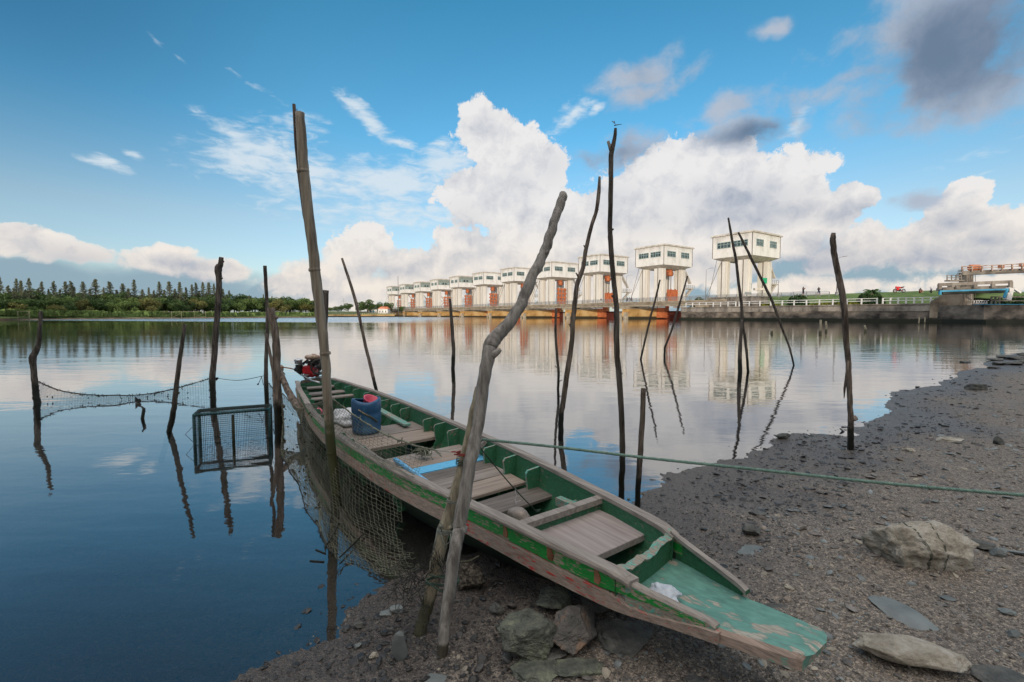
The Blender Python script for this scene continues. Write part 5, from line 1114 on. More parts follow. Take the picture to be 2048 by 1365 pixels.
board(-.115, .37, .338, yN(.1)+.048, yF(.1)-.045, 'board_long', .034, 'wide smooth hatch board near the bow')
a = MB(); a.beam((-4.15, .28, .31), (-2.78, .25, .30), .075, .022); o_ = a.build('stringer', M['mint_worn'], boat)
a = MB(); a.beam((-3.3, -.40, .28), (-1.35, -.42, .275), .10, .02); a.build('stringer', M['board'], boat)
board(-4.0, -3.1, .24, -.35, .1, 'board', .02)
a = MB(); a.beam((-.33, .27, .285), (-.12, .29, .285), .05, .05); a.build('cleat', M['mint_worn'], boat)
# rusty patches on the side plank
for s in (-.05, .26, .52):
    a = MB(); y = yN(s)-.0062; vs = [(s-.022+.012*random.random(), y, .398), (s+.012, y, .395), (s+.026, y, .36), (s+.018, y, .335), (s-.012, y, .333), (s-.02, y, .36)]
    a.add(vs+[(v[0], v[1]+.006, v[2]) for v in vs], [(0, 1, 2, 3, 4, 5)]+[(i, i+6, (i+1) % 6+6, (i+1) % 6) for i in range(6)]); a.build('rust_patch', M['rust'], boat)

# ------------------------------------------------------------------ things in the boat
t_ = thing('blue_drum', 'scuffed blue plastic drum with its top cut open, standing in the boat', 'drum', tuple(BW(-2.86, -.17, .268)))
a = MB(); pr = [(0, 0), (.128, 0), (.143, .02), (.146, .06), (.140, .075), (.148, .10), (.150, .20), (.144, .215), (.150, .235), (.151, .32), (.144, .345), (.126, .352), (.118, .345), (.135, .335), (.138, .25), (.135, .03), (0, .02)]
a.lathe(pr, (0, 0, 0), 32)
a.v = [(x*(1+.02*math.sin(3*math.atan2(y, x))), y, z+(.016*math.sin(2*math.atan2(y, x)+.6) if z > .3 else 0)) for x, y, z in a.v]; a.build('shell', M['blue_plastic'], t_)
a = MB(); p0 = Vector((-.03, -.15, .27)); a.tube([p0, p0+Vector((.05, -.012, -.03)), p0+Vector((.13, .03, -.09)), p0+Vector((.17, .07, -.14))], [.006, .008, .009, .009], 8); a.build('handle_rope', M['pvc' if False else 'pole_pale'], t_)
t_ = thing('pink_bucket', 'small pink plastic bucket tilted inside the blue drum', 'bucket', tuple(BW(-2.86, -.16, .50))); t_.rotation_euler = (R(10), R(26), 0)
a = MB(); a.lathe([(0, 0), (.055, 0), (.08, .13), (.088, .135), (.088, .142), (.076, .138), (.052, .008), (0, .008)], (0, 0, 0), 24); a.build('shell', M['pink'], t_)
def sackmesh(name, label, cat, loc, sx, sy, sz, mk, seed, sub=3, amp=.35, crease=5):
    bm = bmesh.new(); bmesh.ops.create_icosphere(bm, subdivisions=sub, radius=1)
    for v in bm.verts:
        p = v.co.copy(); d = 1+amp*mn.noise(p*1.5+Vector((seed, 0, 0)))+amp*.35*abs(mn.noise(p*crease+Vector((0, seed, 0)))); v.co = Vector((p.x*sx*d, p.y*sy*d, max(-.8, p.z)*sz*d+sz*.8))
    me = bpy.data.meshes.new(name); bm.to_mesh(me); bm.free(); me.polygons.foreach_set('use_smooth', [True]*len(me.polygons)); me.materials.append(M[mk])
    o = bpy.data.objects.new(name, me); col0.objects.link(o); o.location = loc; o.rotation_euler = (0, 0, BRZ); return tag(o, label, cat)
sackmesh('sack', 'crumpled white sack lying behind the blue drum in the boat', 'sack', BW(-3.45, -.2, .245), .19, .15, .10, 'sack', 3, 4)
sackmesh('plastic_bag', 'crumpled clear white plastic bag caught on the bow platform', 'plastic bag', BW(.73, -.07, .30), .062, .05, .028, 'white_bag', 8, 5, .55, 4)
sackmesh('float', 'small pink and white float lying near the boat stern', 'float', BW(-4.35, -.32, .2), .08, .06, .05, 'pink', 4, 3, .2)
# light blue pipe
a = MB(); p0, p1 = BW(-1.72, -.30, .30), BW(-.80, -.33, .315); a.tube([p0, p1], .019, 14); a.lathe([(.0, 0), (.018, 0), (.0185, .001)], tuple(p0), 14)
for k_ in range(7): 
    f = .03+.035*k_; c = p0+(p1-p0)*f; dd = (p1-p0).normalized(); a.tube([c, c+dd*.009], .0206, 14)
tag(a.build('blue_pipe', M['pvc'], loc=tuple(p0)), 'light blue plastic pipe with threaded end lying along the near side', 'pipe')
# tin bowl, upside down, with a white string
t_ = thing('tin_bowl', 'dull tin bowl lying upside down beside the dark board', 'bowl', tuple(BW(-.32, -.06, .262))); t_.rotation_euler = (R(14), R(-8), BRZ+.25)
a = MB(); a.lathe([(.083, 0), (.086, .004), (.080, .012), (.072, .034), (.058, .05), (.04, .054), (0, .055)], (0, 0, 0), 28); a.v = [(x, y*.62, z) for x, y, z in a.v]; a.build('shell', M['bowl'], t_)
a = MB(); c = BW(-.36, -.05, .31); a.tube([c, c+Vector((.002, 0, .03)), c+Vector((-.006, 0, .05)), c+Vector((.004, 0, .07)), c+Vector((-.004, 0, .1)), c+Vector((0, 0, .115))], .0016, 5); a.tube([c+Vector((-.004, 0, .03)), c+Vector((.03, 0, .042))], .0012, 5)
tag(a.build('string', M['white_cloth'], loc=tuple(c)), 'thin white string sticking up from the tin bowl', 'string')

# ------------------------------------------------------------------ engine at the stern
eo = BW(-5.45, -.10, 0); t_ = thing('boat_engine', 'red single cylinder boat engine with rusty white tank at the stern', 'engine', tuple(eo))
W_ = lambda px, py, dy=0.0: P(px, py, eo.y+dy)-eo
a = MB(); a.tube([W_(608, 738), W_(616, 741), W_(627, 744), W_(634, 744)], [.055, .085, .09, .06], 12); a.box(tuple(W_(611, 746)-Vector((0, .09, 0))), tuple(W_(632, 733)+Vector((0, .09, 0)))); a.build('crankcase', M['red_engine'], t_)
a = MB(); c = W_(638, 734, -.12); Mf = Matrix.Rotation(R(90), 3, 'X') @ Matrix.Rotation(R(20), 3, 'Y')
a.lathe([(.100, -.02), (.118, -.02), (.122, 0), (.118, .02), (.100, .02), (.100, -.02)], tuple(c), 24, 0, Mf); a.lathe([(0, -.022), (.035, -.022), (.035, .02), (0, .02)], tuple(c), 14, 0, Mf)
for k_ in range(8):
    an = k_*math.pi/4; d = Mf @ Vector((math.cos(an), math.sin(an), 0)); a.beam(c+d*.03, c+d*.105, .02, .014)
a.build('flywheel', M['black_metal'], t_)
a = MB(); c = W_(628, 715.5, 0); Mt = Matrix.Rotation(R(-8), 3, 'X'); a.lathe([(0, -.035), (.10, -.035), (.128, -.012), (.132, .01), (.11, .032), (.04, .045), (0, .046)], tuple(c), 24, 0, Mt); a.lathe([(0, .04), (.03, .04), (.03, .055), (0, .057)], tuple(c), 12, 0, Mt); a.build('fuel_tank', M['rusty'], t_)
a = MB(); a.beam(W_(622, 722), W_(622, 734), .03, .1); a.beam(W_(634, 721), W_(634, 732), .03, .1); a.tube([W_(615, 724, -.07), W_(626, 726, -.1), W_(636, 722, -.08)], .014, 6); a.tube([W_(640, 724, .06), W_(644, 732, .05), W_(640, 742, .05)], .012, 6); a.build('tank_bracket', M['black_metal'], t_)
a = MB(); c = W_(597, 724, 0); a.lathe([(0, -.03), (.05, -.03), (.055, .0), (.058, .02), (.065, .024), (.06, .034), (.02, .04), (.012, .055), (0, .056)], tuple(c), 16); a.build('air_filter', M['steel'], t_)
a = MB(); a.tube([W_(598, 729), W_(600, 742), W_(606, 748)], [.05, .055, .04], 10); a.tube([W_(590, 739), W_(602, 741)], .03, 10)
for k_ in range(5): a.lathe([(.0, 0), (.068, 0), (.068, .006), (0, .006)], tuple(W_(600, 731+k_*3)), 14)
a.tube([W_(606, 728), W_(614, 722), W_(622, 726)], .02, 8); a.tube([W_(612, 727, -.08), W_(622, 722, -.09), W_(632, 722, -.09)], .012, 6); a.build('cylinder_block', M['black_metal'], t_)
a = MB(); a.beam(W_(604, 752, -.06), W_(646, 744, -.06), .025, .02); a.beam(W_(608, 756, .05), W_(640, 749, .06), .03, .02); a.tube([W_(603, 750, -.1), W_(625, 762, -.2), W_(640, 766, -.3)], .014, 8); a.beam(W_(612, 760), W_(650, 752), .09, .015); a.build('mount', M['steel'], t_)
a = MB(); 
for px in (612, 634): a.beam(W_(px, 745), W_(px+2, 766, 0), .03, .05)
a.beam(W_(604, 764), W_(652, 757), .08, .04); a.build('support_block', M['board_dark'], t_)
a = MB(); a.tube([W_(566, 735, -.02), W_(580, 737, -.01), W_(592, 740, 0)], .009, 8); a.tube([W_(563, 735, -.02), W_(567, 735, -.02)], .016, 8); a.build('tiller', M['rust'], t_)
c = eo+W_(561, 737, .1); a = MB(); a.lathe([(0, -.06), (.03, -.058), (.045, -.03), (.045, .02), (.03, .045), (.012, .055), (0, .056)], tuple(c), 16); a.tube([c+Vector((.03, 0, -.04)), c+Vector((.07, 0, -.1)), c+Vector((.06, -.02, -.06))], .006, 6)
tag(a.build('bottle_float', M['bowl'], loc=tuple(c)), 'old pale float tied beside the gnarled post', 'float')

# ------------------------------------------------------------------ ropes, lashings
pl = bpy.data.objects
def strands(name, pts, rad, n, pitch, mk, label, cat, parent=None):
    P_ = [Vector(p) for p in catmull([tuple(p) for p in pts], 40)]; L = 0; a = MB()
    acc = [0]
    for i in range(1, len(P_)): acc.append(acc[-1]+(P_[i]-P_[i-1]).length)
    m_ = int(acc[-1]/(pitch/8)); Q = []
    for k_ in range(m_+1):
        d = acc[-1]*k_/m_; i = min(np.searchsorted(acc, d, 'right')-1, len(P_)-2); f = (d-acc[i])/max(1e-9, acc[i+1]-acc[i]); Q.append(P_[i].lerp(P_[i+1], f))
    for s_ in range(n):
        pp_ = []
        for k_, p in enumerate(Q):
            t = (Q[min(k_+1, m_)]-Q[max(k_-1, 0)]).normalized(); x = t.cross(Vector((0, 0, 1))).normalized(); y = t.cross(x)
            an = 2*math.pi*(k_/8+s_/n); pp_.append(p+(x*math.cos(an)+y*math.sin(an))*rad*.52)
        a.tube(pp_, rad*.56, 5)
    return tag(a.build(name, M[mk], loc=tuple(P_[0])), label, cat)
rp0 = P(941, 877, 2.16); 
strands('mooring_rope', [rp0, P(1100, 893, 2.12), P(1300, 917, 2.05), P(1500, 938, 1.95), P(1750, 965, 1.84), P(1950, 983, 1.76), P(2048, 991, 1.72), P(2280, 1012, 1.63)], .0068, 3, .032, 'rope_green', 'thick twisted green rope running from the leaning branch to the right edge', 'rope')
pe = P(2280, 1012, 1.63); a = MB(); a.tube([Vector((pe.x, pe.y, -.1)), Vector((pe.x, pe.y, pe.z+.2))], .03, 8); tag(a.build('stake', M['pole_pale'], loc=(pe.x, pe.y, 0)), 'stake on the beach that holds the far end of the green rope', 'stake')
def wrap(c, d, r, n, cr, a, seed=0, gap=.009):
    d = d.normalized(); x = d.cross(Vector((.2, 1, .1))).normalized(); y = d.cross(x); pts = []
    for k_ in range(n*14+1):
        an = k_/14*2*math.pi; pts.append(c+d*((k_/14-n/2)*gap+.003*math.sin(k_*.9+seed))+(x*math.cos(an)+y*math.sin(an))*(r+cr))
    a.tube(pts, cr, 5)
def lash(name, label, px, py, Y, half, n, cr, mk, tails=(), dep=.034):
    a = MB(); c = P(px, py, Y); d = Vector((.10, .05, .99)); wrap(c, d, dep, n, cr, a, px, .0075)
    kx = half*Y/910/dep; a.v = [(c.x+(v[0]-c.x)*kx, v[1], v[2]+(v[0]-c.x)*.12) for v in a.v]
    for tl in tails: a.tube([P(*p_) for p_ in tl], cr, 5)
    return tag(a.build(name, M[mk], loc=tuple(c)), label, 'lashing')
lash('lashing', 'red cord tied round both leaning poles', 936, 907, 2.18, 20, 2, .0034, 'rope_red', tails=(((918, 907, 2.13), (910, 904, 2.12), (903, 904, 2.12)), ((917, 910, 2.12), (908, 909, 2.12))))
lash('lashing', 'dark cord wound several times round the mossy stake below the red cord', 925, 922, 2.19, 12, 4, .002, 'rope_dark', dep=.027)
lash('lashing', 'grey cord round both leaning poles just above the boat rail height', 918, 1000, 2.13, 23, 2, .0024, 'rope_grey')
lash('lashing', 'grey looped cord round both leaning poles below the boat rail', 904, 1060, 2.09, 28, 3, .003, 'rope_grey', tails=(((880, 1060, 2.03), (884, 1078, 2.01), (890, 1092, 2.0), (900, 1084, 2.0), (902, 1068, 2.01)), ((880, 1043, 2.02), (886, 1054, 2.01), (882, 1064, 2.01)), ((878, 1050, 2.03), (870, 1085, 2.01), (864, 1110, 2.0))))
lash('lashing', 'black cord round both leaning poles close to the mud', 885, 1162, 2.04, 31, 2, .003, 'rope_dark', tails=(((858, 1150, 1.98), (890, 1157, 1.96), (914, 1168, 1.98)), ((855, 1165, 1.98), (880, 1182, 1.95), (912, 1196, 1.97))))
a = MB(); p0 = P(952, 886, 2.2); p1 = BW(-.27, .045, .285); pm = (p0+p1)/2; a.tube(catmull([tuple(p0), tuple(pm-Vector((0, 0, .012))), tuple(p1)], 8), .0034, 6); a.tube([p1, p1+Vector((.02, .01, .012)), p1+Vector((-.01, .02, .0))], .006, 6)
tag(a.build('tie_line', M['rope_dark'], loc=tuple(p0)), 'thin dark green line from the leaning branch down into the boat', 'line')
a = MB(); p0, p1 = P(432, 757, 8.5), P(529, 752, 8.0); a.tube(catmull([tuple(p0), tuple(P(478, 761, 8.2)), tuple(p1)], 8), .005, 4)
a.tube([P(426, 757, 8.45), P(436, 757, 8.4), P(433, 760, 8.5)], .018, 6); a.tube([P(524, 753, 8), P(517, 768, 8)], .006, 4); a.tube([P(523, 753, 8), P(527, 771, 8)], .006, 4); a.lathe([(0, -.02), (.02, 0), (0, .02)], tuple(P(516, 769, 8)), 8)
tag(a.build('wire', M['net_dark'], loc=tuple(p0)), 'thin wire strung between the knobbly stake and the straight stake', 'wire')

# ------------------------------------------------------------------ nets
def netgrid(name, label, fn, nu, nv, r, mk, diamond=False, rope=None, clumps=0, mask=None, jit=.0, cs=.02):
    g = [[Vector(fn(i/nu, j/nv))+Vector((random.gauss(0, jit), random.gauss(0, jit), random.gauss(0, jit))) for j in range(nv+1)] for i in range(nu+1)]
    root = thing(name, label, 'net', tuple(g[0][0])); org = g[0][0]; a = MB(); ok = mask or (lambda u, v: True)
    for i in range(nu+1):
        run = []
        for j in range(nv+1):
            if ok(i/nu, j/nv): run.append(g[i][j]-org)
            else:
                if len(run) > 1: a.wires(run, r)
                run = []
        if len(run) > 1: a.wires(run, r)
    for j in range(nv+1):
        run = []
        for i in range(nu+1):
            if ok(i/nu, j/nv): run.append(g[i][j]-org)
            else:
                if len(run) > 1: a.wires(run, r)
                run = []
        if len(run) > 1: a.wires(run, r)
    a.build('mesh', M[mk], root)
    for nm, pts, rr in (rope or []):
        b_ = MB(); b_.tube([p-org for p in pts(g)], rr, 5, 0, True, True, .5)
        Pp = pts(g)
        for k_ in range(len(Pp)*2):
            p = random.choice(Pp)-org; d = Vector((random.gauss(0, 1), random.gauss(0, .3), random.gauss(0, 1))).normalized(); b_.tube([p, p+d*rr*3.5], rr*.5, 3)
        b_.build(nm, M['net_dark' if nm == 'foot_rope' or mk == 'net_dark' else 'net'], root)
    if clumps:
        b_ = MB()
        for k_ in range(clumps):
            i, j = random.randrange(nu), random.randrange(nv)
            if not ok(i/nu, j/nv) or (name == 'big_net' and (i > nu*.45 or j < nv*.3)): continue
            p = g[i][j]-org
            for _ in range(4): d = Vector((random.gauss(0, 1), random.gauss(0, .4), random.gauss(0, 1)))*cs*.6; b_.tube([p+d, p-d*.4+Vector((cs*.4, 0, 0)), p-d], [cs*.2, cs*.5, cs*.15], 4)
        b_.build('weed_clumps', M['weed'], root)
    return root
nA, nM_, nB = P(77, 764, 7.9), P(220, 791, 7.9), P(422, 757, 8.6)
topA = [Vector(c) for c in catmull([tuple(nA), tuple(P(120, 781, 7.9)), tuple(P(170, 789, 7.9)), tuple(nM_), tuple(P(280, 790, 8.1)), tuple(P(340, 780, 8.3)), tuple(nB)], 16)]
def fA(u, v): p = topA[int(round(u*(len(topA)-1)))]; return (p.x, p.y, p.z*(1-v)-.01*v)
netgrid('sagging_net', 'dark fishing net sagging between the left stakes, its foot in the water', fA, 96, 11, .0016, 'net_dark', rope=[('head_rope', lambda g: [r_[0] for r_ in g], .009)], clumps=26, cs=.016)
# little floating piece on the net
c = P(275, 803, 7.7); a = MB(); a.add([c+Vector((-.04, 0, .09)), c+Vector((-.02, 0, .03)), c+Vector((.05, 0, .05)), c+Vector((.07, 0, 0)), c+Vector((.03, 0, -.03)), c+Vector((-.04, 0, -.02)), c+Vector((0, .04, .02))], [(0, 1, 6), (1, 2, 6), (2, 3, 6), (3, 4, 6), (4, 5, 6), (5, 0, 6), (0, 5, 4, 3, 2, 1)]); tag(a.build('scrap', M['black_metal'], loc=tuple(c)), 'dark scrap of plastic caught in the sagging net', 'scrap')
# net on the right of the straight stake
s0, s1 = P(536, 765, 7.8), P(556, 790, 6.4)
def fS(u, v): p = s0.lerp(s1, u); return (p.x, p.y, p.z*(1-v))
netgrid('small_net', 'short piece of net between the straight stake and the gnarled post', fS, 14, 10, .0016, 'net_dark', rope=[('head_rope', lambda g: [r_[0] for r_ in g], .006)], clumps=8, cs=.012)
# the big net: head rope -> over the boat rail -> foot in the water
TOP = [P(562,783,6.2), P(580,803,5.9), P(600,818,5.6), P(630,811,5.3), P(650,800,4.6), P(664,798,3.9), P(687,815,3.9), P(712,833,3.8), P(745,855,3.55), P(796,881,3.3), P(848,897,3.1)]
MID = [P(563,800,6.1), P(580,822,5.8), P(600,836,5.5)]+[BW(s, yN(s)-.03, z_) for s, z_ in ((-4.2,.40), (-3.55,.43), (-3.0,.435), (-2.5,.437), (-2.0,.437), (-1.55,.437), (-1.15,.437), (-.88,.437))]
BOT = [G(565,915,.0), G(575,935,.0), G(590,962,.0), G(610,1005,.0), G(628,1045,.0), G(645,1080,.0), G(670,1110,.0), G(710,1135,.0), G(760,1150,.02), G(815,1150,.05), G(852,1133,.11)]
def pc(L, u):
    x = u*(len(L)-1); i = min(int(x), len(L)-2); f = x-i
    a_, b_, c_, d_ = L[max(i-1, 0)], L[i], L[i+1], L[min(i+2, len(L)-1)]
    return .5*((2*b_)+(c_-a_)*f+(2*a_-5*b_+4*c_-d_)*f*f+(-a_+3*b_-3*c_+d_)*f**3)
def fB(u, v):
    t, m, b_ = pc(TOP, u), pc(MID, u), pc(BOT, u); vm = .30
    if v < vm:
        f = v/vm; p = t.lerp(m, f); s = min(1, max(0, (u-.5)*3)); p.z -= .10*s*math.sin(f*math.pi)*(1-f*.5)
        x, y, z = toL(p)
        if u > .28 and y > yN(min(x, .5))+.06: p.z = max(p.z, .285) 
    else:
        f = (v-vm)/(1-vm); p = m.lerp(b_, f); s = math.sin(f*math.pi); p.z -= (.16 if u > .25 else .05)*s; p.z = max(p.z, .004+.1*max(0, 1-f*3))
        p.x += (.02*math.sin(u*37+f*5)+.03*mn.noise(Vector((u*9, v*5, 1))))*f; p.y += .03*mn.noise(Vector((u*8, v*6, 7)))*f
    rag = .02*math.sin(v*40+u*9)
    return p
random.seed(3)
netgrid('big_net', 'large torn olive fishing net draped over the boat side down to the water', fB, 58, 56, .00135, 'net', rope=[('head_rope', lambda g: [r_[0] for r_ in g], .0062), ('foot_rope', lambda g: [r_[-1] for r_ in g[:int(len(g)*.62)]], .0045)], clumps=190, cs=.012, jit=.003,
        mask=lambda u, v: u < .93+.06*mn.noise(Vector((v*14, 2.2, 0)))+.05*mn.noise(Vector((v*45, u*30, 0))) or v < .3)
# net bundle on the boards
random.seed(4); a = MB(); c = BW(-1.70, -.05, .30)
for k_ in range(26):
    pts = [c+Vector((random.gauss(0, .028), random.gauss(0, .028), random.uniform(0, .06))) for _ in range(5)]; a.tube(catmull([tuple(p) for p in pts], 4), .0042, 4)
for e in ((.16, -.05), (.10, -.14), (-.12, .02), (.14, .02), (.05, -.16)): a.tube(catmull([tuple(c+Vector((0, 0, .04))), tuple(c+Vector((e[0]*.5, e[1]*.5, .05))), tuple(c+Vector((e[0], e[1], .0)))], 5), .0045, 5)
tag(a.build('net_bundle', M['net'], loc=tuple(c)), 'knotted bundle of net and cord lying on the boat boards', 'net bundle')
a = MB(); a.tube([P(850, 897, 3.1), P(880, 902, 2.7), P(905, 905, 2.22)], .0016, 4); tag(a.build('thread', M['net'], loc=tuple(P(850, 897, 3.1))), 'thin thread from the net bundle to the red cord', 'line')
# tangled net heap at the lashed poles
random.seed(14); a = MB(); c = P(838, 1165, 2.05)
for k_ in range(90):
    p = c+Vector((random.gauss(-.03, .055), random.gauss(.03, .07), random.uniform(-.09, .06))); pts = [p]
    d = Vector((random.gauss(0, 1), random.gauss(0, 1), random.gauss(0, .6))).normalized()
    for _ in range(5): d = (d+Vector((random.gauss(0, .5), random.gauss(0, .5), random.gauss(0, .5)))).normalized(); p = p+d*.026; p.z = max(p.z, .02); pts.append(p)
    a.tube(catmull([tuple(q_) for q_ in pts], 3), .0016, 3, cap=False)
for k_ in range(26):                       # hanging open meshes beside the mossy stake
    p = P(random.uniform(860, 885), random.uniform(1085, 1130), 2.07); pts = [p]
    for _ in range(4): p = p+Vector((random.gauss(-.002, .012), random.gauss(0, .006), -.018)); pts.append(p)
    a.tube(pts, .0013, 3, cap=False)
tag(a.build('tangled_net', M['net_dark'], loc=tuple(c)), 'dark tangled heap of net at the foot of the lashed poles', 'net')

# ------------------------------------------------------------------ fish cage
cl, cr_ = G(390, 888), G(540, 873); cl.z = cr_.z = 0; ax = (cr_-cl); Lc = ax.length; ax.normalize(); bk = Vector((-ax.y, ax.x, 0)); dpt = .30; hc = .335
t_ = thing('fish_cage', 'fish cage of green plastic pipe and netting, half sunk in the water', 'fish cage', tuple(cl))
K = lambda u, d, z: ax*(u*Lc)+bk*(d*dpt)+Vector((0, 0, z))
for d, z in ((0, hc), (1, hc-.005), (0, -.02), (1, -.02)): a = MB(); a.tube([K(-.01, d, z), K(.5, d, z+.004), K(1.01, d, z)], .019 if z > 0 else .016, 12); a.build('long_pipe', M['cage'], t_)
for u in (0, 1):
    for d in (0, 1): a = MB(); a.tube([K(u, d, hc), K(u, d, -.25)], .017, 10); a.build('upright', M['cage'], t_)
    a = MB(); a.tube([K(u, -.02, hc+.002), K(u, 1.02, hc)], .016, 10); a.build('end_pipe', M['cage'], t_)
a = MB(); a.tube([K(.5, .02, hc-.03), K(.5, .02, -.2)], [.013, .016], 8); a.build('bamboo_strut', M['bamboo'], t_)
a = MB()
for k_ in range(45): u = k_/44; a.wires([K(u, -.06, hc), K(u, -.06, -.1)], .0016); a.wires([K(u, 1.06, hc), K(u, 1.06, -.1)], .0014); a.wires([K(u, 0, hc+.018), K(u, 1, hc+.016)], .0014)
for k_ in range(17): z = hc-k_*.024; a.wires([K(0, -.06, z), K(1, -.06, z)], .0016); a.wires([K(0, 1.06, z), K(1, 1.06, z)], .0014)
for k_ in range(14): d = k_/13; a.wires([K(0, d, hc+.018), K(1, d, hc+.018)], .0014); [a.wires([K(u, d, hc), K(u, d, -.1)], .0014) for u in (-.02, 1.02)]
a.build('netting', M['net_dark'], t_)
a = MB()
for f in np.linspace(.03, .97, 26): a.tube([K(f, 0, hc)-ax*.003, K(f, 0, hc)+ax*.003], .0215, 8)
for z in np.linspace(.02, .3, 8):
    for u in (0, 1): a.tube([K(u, 0, z), K(u, 0, z+.005)], .0195, 8)
a.build('binding_twine', M['net_dark'], t_)
a = MB(); a.tube([K(0, 0, .22), K(-.115, 0, .12), K(0, 0, .0)], .0035, 4); a.tube([K(1, 0, .30), K(1.12, .3, .45)], .0025, 4); a.build('tie_wire', M['net_dark'], t_)

# ------------------------------------------------------------------ rocks and stones
def rock(name, label, px, py, wpx, hpx, mk, seed, dpx=None, rz=0.0, tilt=0.0, cat='rock', flat=False, sub=5, sink=.15, rough=1.0, planes=18, group=None, zb=None):
    """px,py: middle of the foot line; wpx,hpx: size in the photograph"""
    g0 = G(px, py); z = gz(g0.x, g0.y); g0 = G(px, py, z); Y = g0.y; w_ = wpx*Y/910/2; 
    dr = ray(px, py).normalized(); sn = -dr.z; h = hpx*Y/910
    dp = (dpx*Y/910/2) if dpx else w_*.75
    if flat: hh = max(.012, h*.16); dp = h/max(.15, sn)/2*.95
    else: hh = max(.3*h, (h - 2*dp*sn*.75)/max(.3, math.cos(math.asin(sn))))
    r_ = random.Random(seed); pls = []
    for _ in range(planes):
        n_ = Vector((r_.gauss(0, 1), r_.gauss(0, 1), r_.gauss(0, 1)*.8)).normalized(); pls.append((n_, r_.uniform(.58, .88)))
    bm = bmesh.new(); bmesh.ops.create_icosphere(bm, subdivisions=sub, radius=1)
    for v in bm.verts:
        p = v.co.normalized(); rr = min([1.08]+[d/max(1e-3, p.dot(n_)) for n_, d in pls if p.dot(n_) > .1])
        rr *= 1+rough*(.09*mn.noise(p*2.2+Vector((seed, 0, 0)))+.05*mn.noise(p*6+Vector((0, seed, 0)))+.034*mn.noise(p*15+Vector((0, 0, seed)))+.024*mn.noise(p*34)+.014*mn.noise(p*70))
        v.co = Vector((p.x*rr*w_, p.y*rr*dp, p.z*rr*hh*.62))
    for ax_, tgt in ((0, 2*w_), (1, 2*dp), (2, hh*1.15)):
        lo_ = min(v.co[ax_] for v in bm.verts); hi_ = max(v.co[ax_] for v in bm.verts)
        for v in bm.verts: v.co[ax_] = (v.co[ax_]-(lo_+hi_)/2)*tgt/(hi_-lo_)
    Mr = Matrix.Rotation(rz, 4, 'Z') @ Matrix.Rotation(tilt, 4, 'Y')
    for v in bm.verts: v.co = Mr @ v.co
    zmin = min(v.co.z for v in bm.verts); me = bpy.data.meshes.new(name)
    for v in bm.verts: v.co.z -= zmin
    H = max(v.co.z for v in bm.verts); bm.to_mesh(me); bm.free()
    me.polygons.foreach_set('use_smooth', [True]*len(me.polygons)); me.materials.append(M[mk])
    o = bpy.data.objects.new(name, me); col0.objects.link(o); fwd = Vector((g0.x, g0.y, 0)).normalized()*(dp*.5)
    o.location = (g0.x+fwd.x, g0.y+fwd.y, z-H*sink if zb is None else zb); return tag(o, label, cat, group)
rock('boulder', 'big squarish mossy boulder under the bow, left of the rust streaked one', 1052, 1312, 132, 105, 'rock_moss', 3, dpx=110, rz=.2, sub=6)
rock('boulder', 'tall leaning boulder with an orange rust streak under the bow', 1150, 1305, 88, 116, 'rock_rust', 12, dpx=130, rz=-.5, tilt=.1, sub=6)
rock('boulder', 'boulder tucked behind the rust streaked one, right under the hull', 1108, 1225, 80, 60, 'rock_moss', 21, dpx=80)
rock('boulder', 'low dark boulder right of the rust streaked one, below the bow platform', 1245, 1300, 130, 70, 'rock_dark', 33, dpx=120, rz=-.3)
rock('boulder', 'shadowed boulder under the hull, above the low dark one', 1200, 1225, 90, 60, 'rock_dark', 35, dpx=80)
rock('slab', 'narrow flat slab at the foot of the mossy boulder', 1088, 1318, 105, 30, 'rock_dark', 40, dpx=60, rz=.15, rough=.8, cat='rock')
rock('slab', 'pale grey slab at the bottom edge below the mossy boulder', 1075, 1362, 110, 52, 'rock_moss', 41, dpx=90, rz=.3)
rock('slab', 'long grey slab at the bottom edge under the rust streaked boulder', 1160, 1352, 110, 38, 'rock_moss', 48, dpx=60, rz=-.1)
rock('barnacle_rock', 'dark round rock crusted with barnacles behind the leaning poles', 938, 1178, 75, 70, 'barnacle', 44, dpx=70, rough=1.6)
ro = rock('tied_rock', 'large tan rock with black line wound round it, on the right beach', 1842, 1128, 190, 108, 'rock_pale', 55, dpx=100, rz=-.12, rough=1.7, sink=.2, planes=12)
t1 = thing('wound_line', 'black fishing line wound twice round the large tan rock', 'line', tuple(ro.location))
from mathutils.bvhtree import BVHTree
def hoops(o, sl, rr, nm, par):
    bv = BVHTree.FromPolygons([v.co for v in o.data.vertices], [tuple(p.vertices) for p in o.data.polygons])
    c = sum((v.co for v in o.data.vertices), Vector())/len(o.data.vertices)
    for (x0, k2, n_) in sl:
        for q_ in range(n_):
            pts = []
            for k_ in range(33):
                an = 2*math.pi*k_/32; d = Vector((k2*math.sin(an)+.0, math.cos(an), math.sin(an))); 
                st = Vector((c.x+x0+(q_-n_/2)*.005+k2*.05*math.sin(an), c.y, c.z)); hit = bv.ray_cast(st+Vector((0, d.y, d.z)).normalized()*1.0, -Vector((0, d.y, d.z)).normalized())
                if hit[0] is not None: pts.append(hit[0]+Vector((0, d.y, d.z)).normalized()*rr*1.6)
            if len(pts) > 3: a = MB(); a.tube(pts+[pts[0]], rr, 5, cap=False); a.build(nm, M['rope_dark'], par)
hoops(ro, [(-.045, -.35, 3), (.035, .3, 2)], .0011, 'loop', t1)
rock('slab', 'long triangular grey slab near the bottom right corner', 1825, 1338, 215, 72, 'rock_pale', 61, dpx=80, rz=-.35, rough=.7, sink=.2, cat='rock')
rock('slab', 'flat dark slab cut by the bottom right corner', 2015, 1375, 130, 45, 'rock_dark', 63, dpx=90, sink=.2, cat='rock')
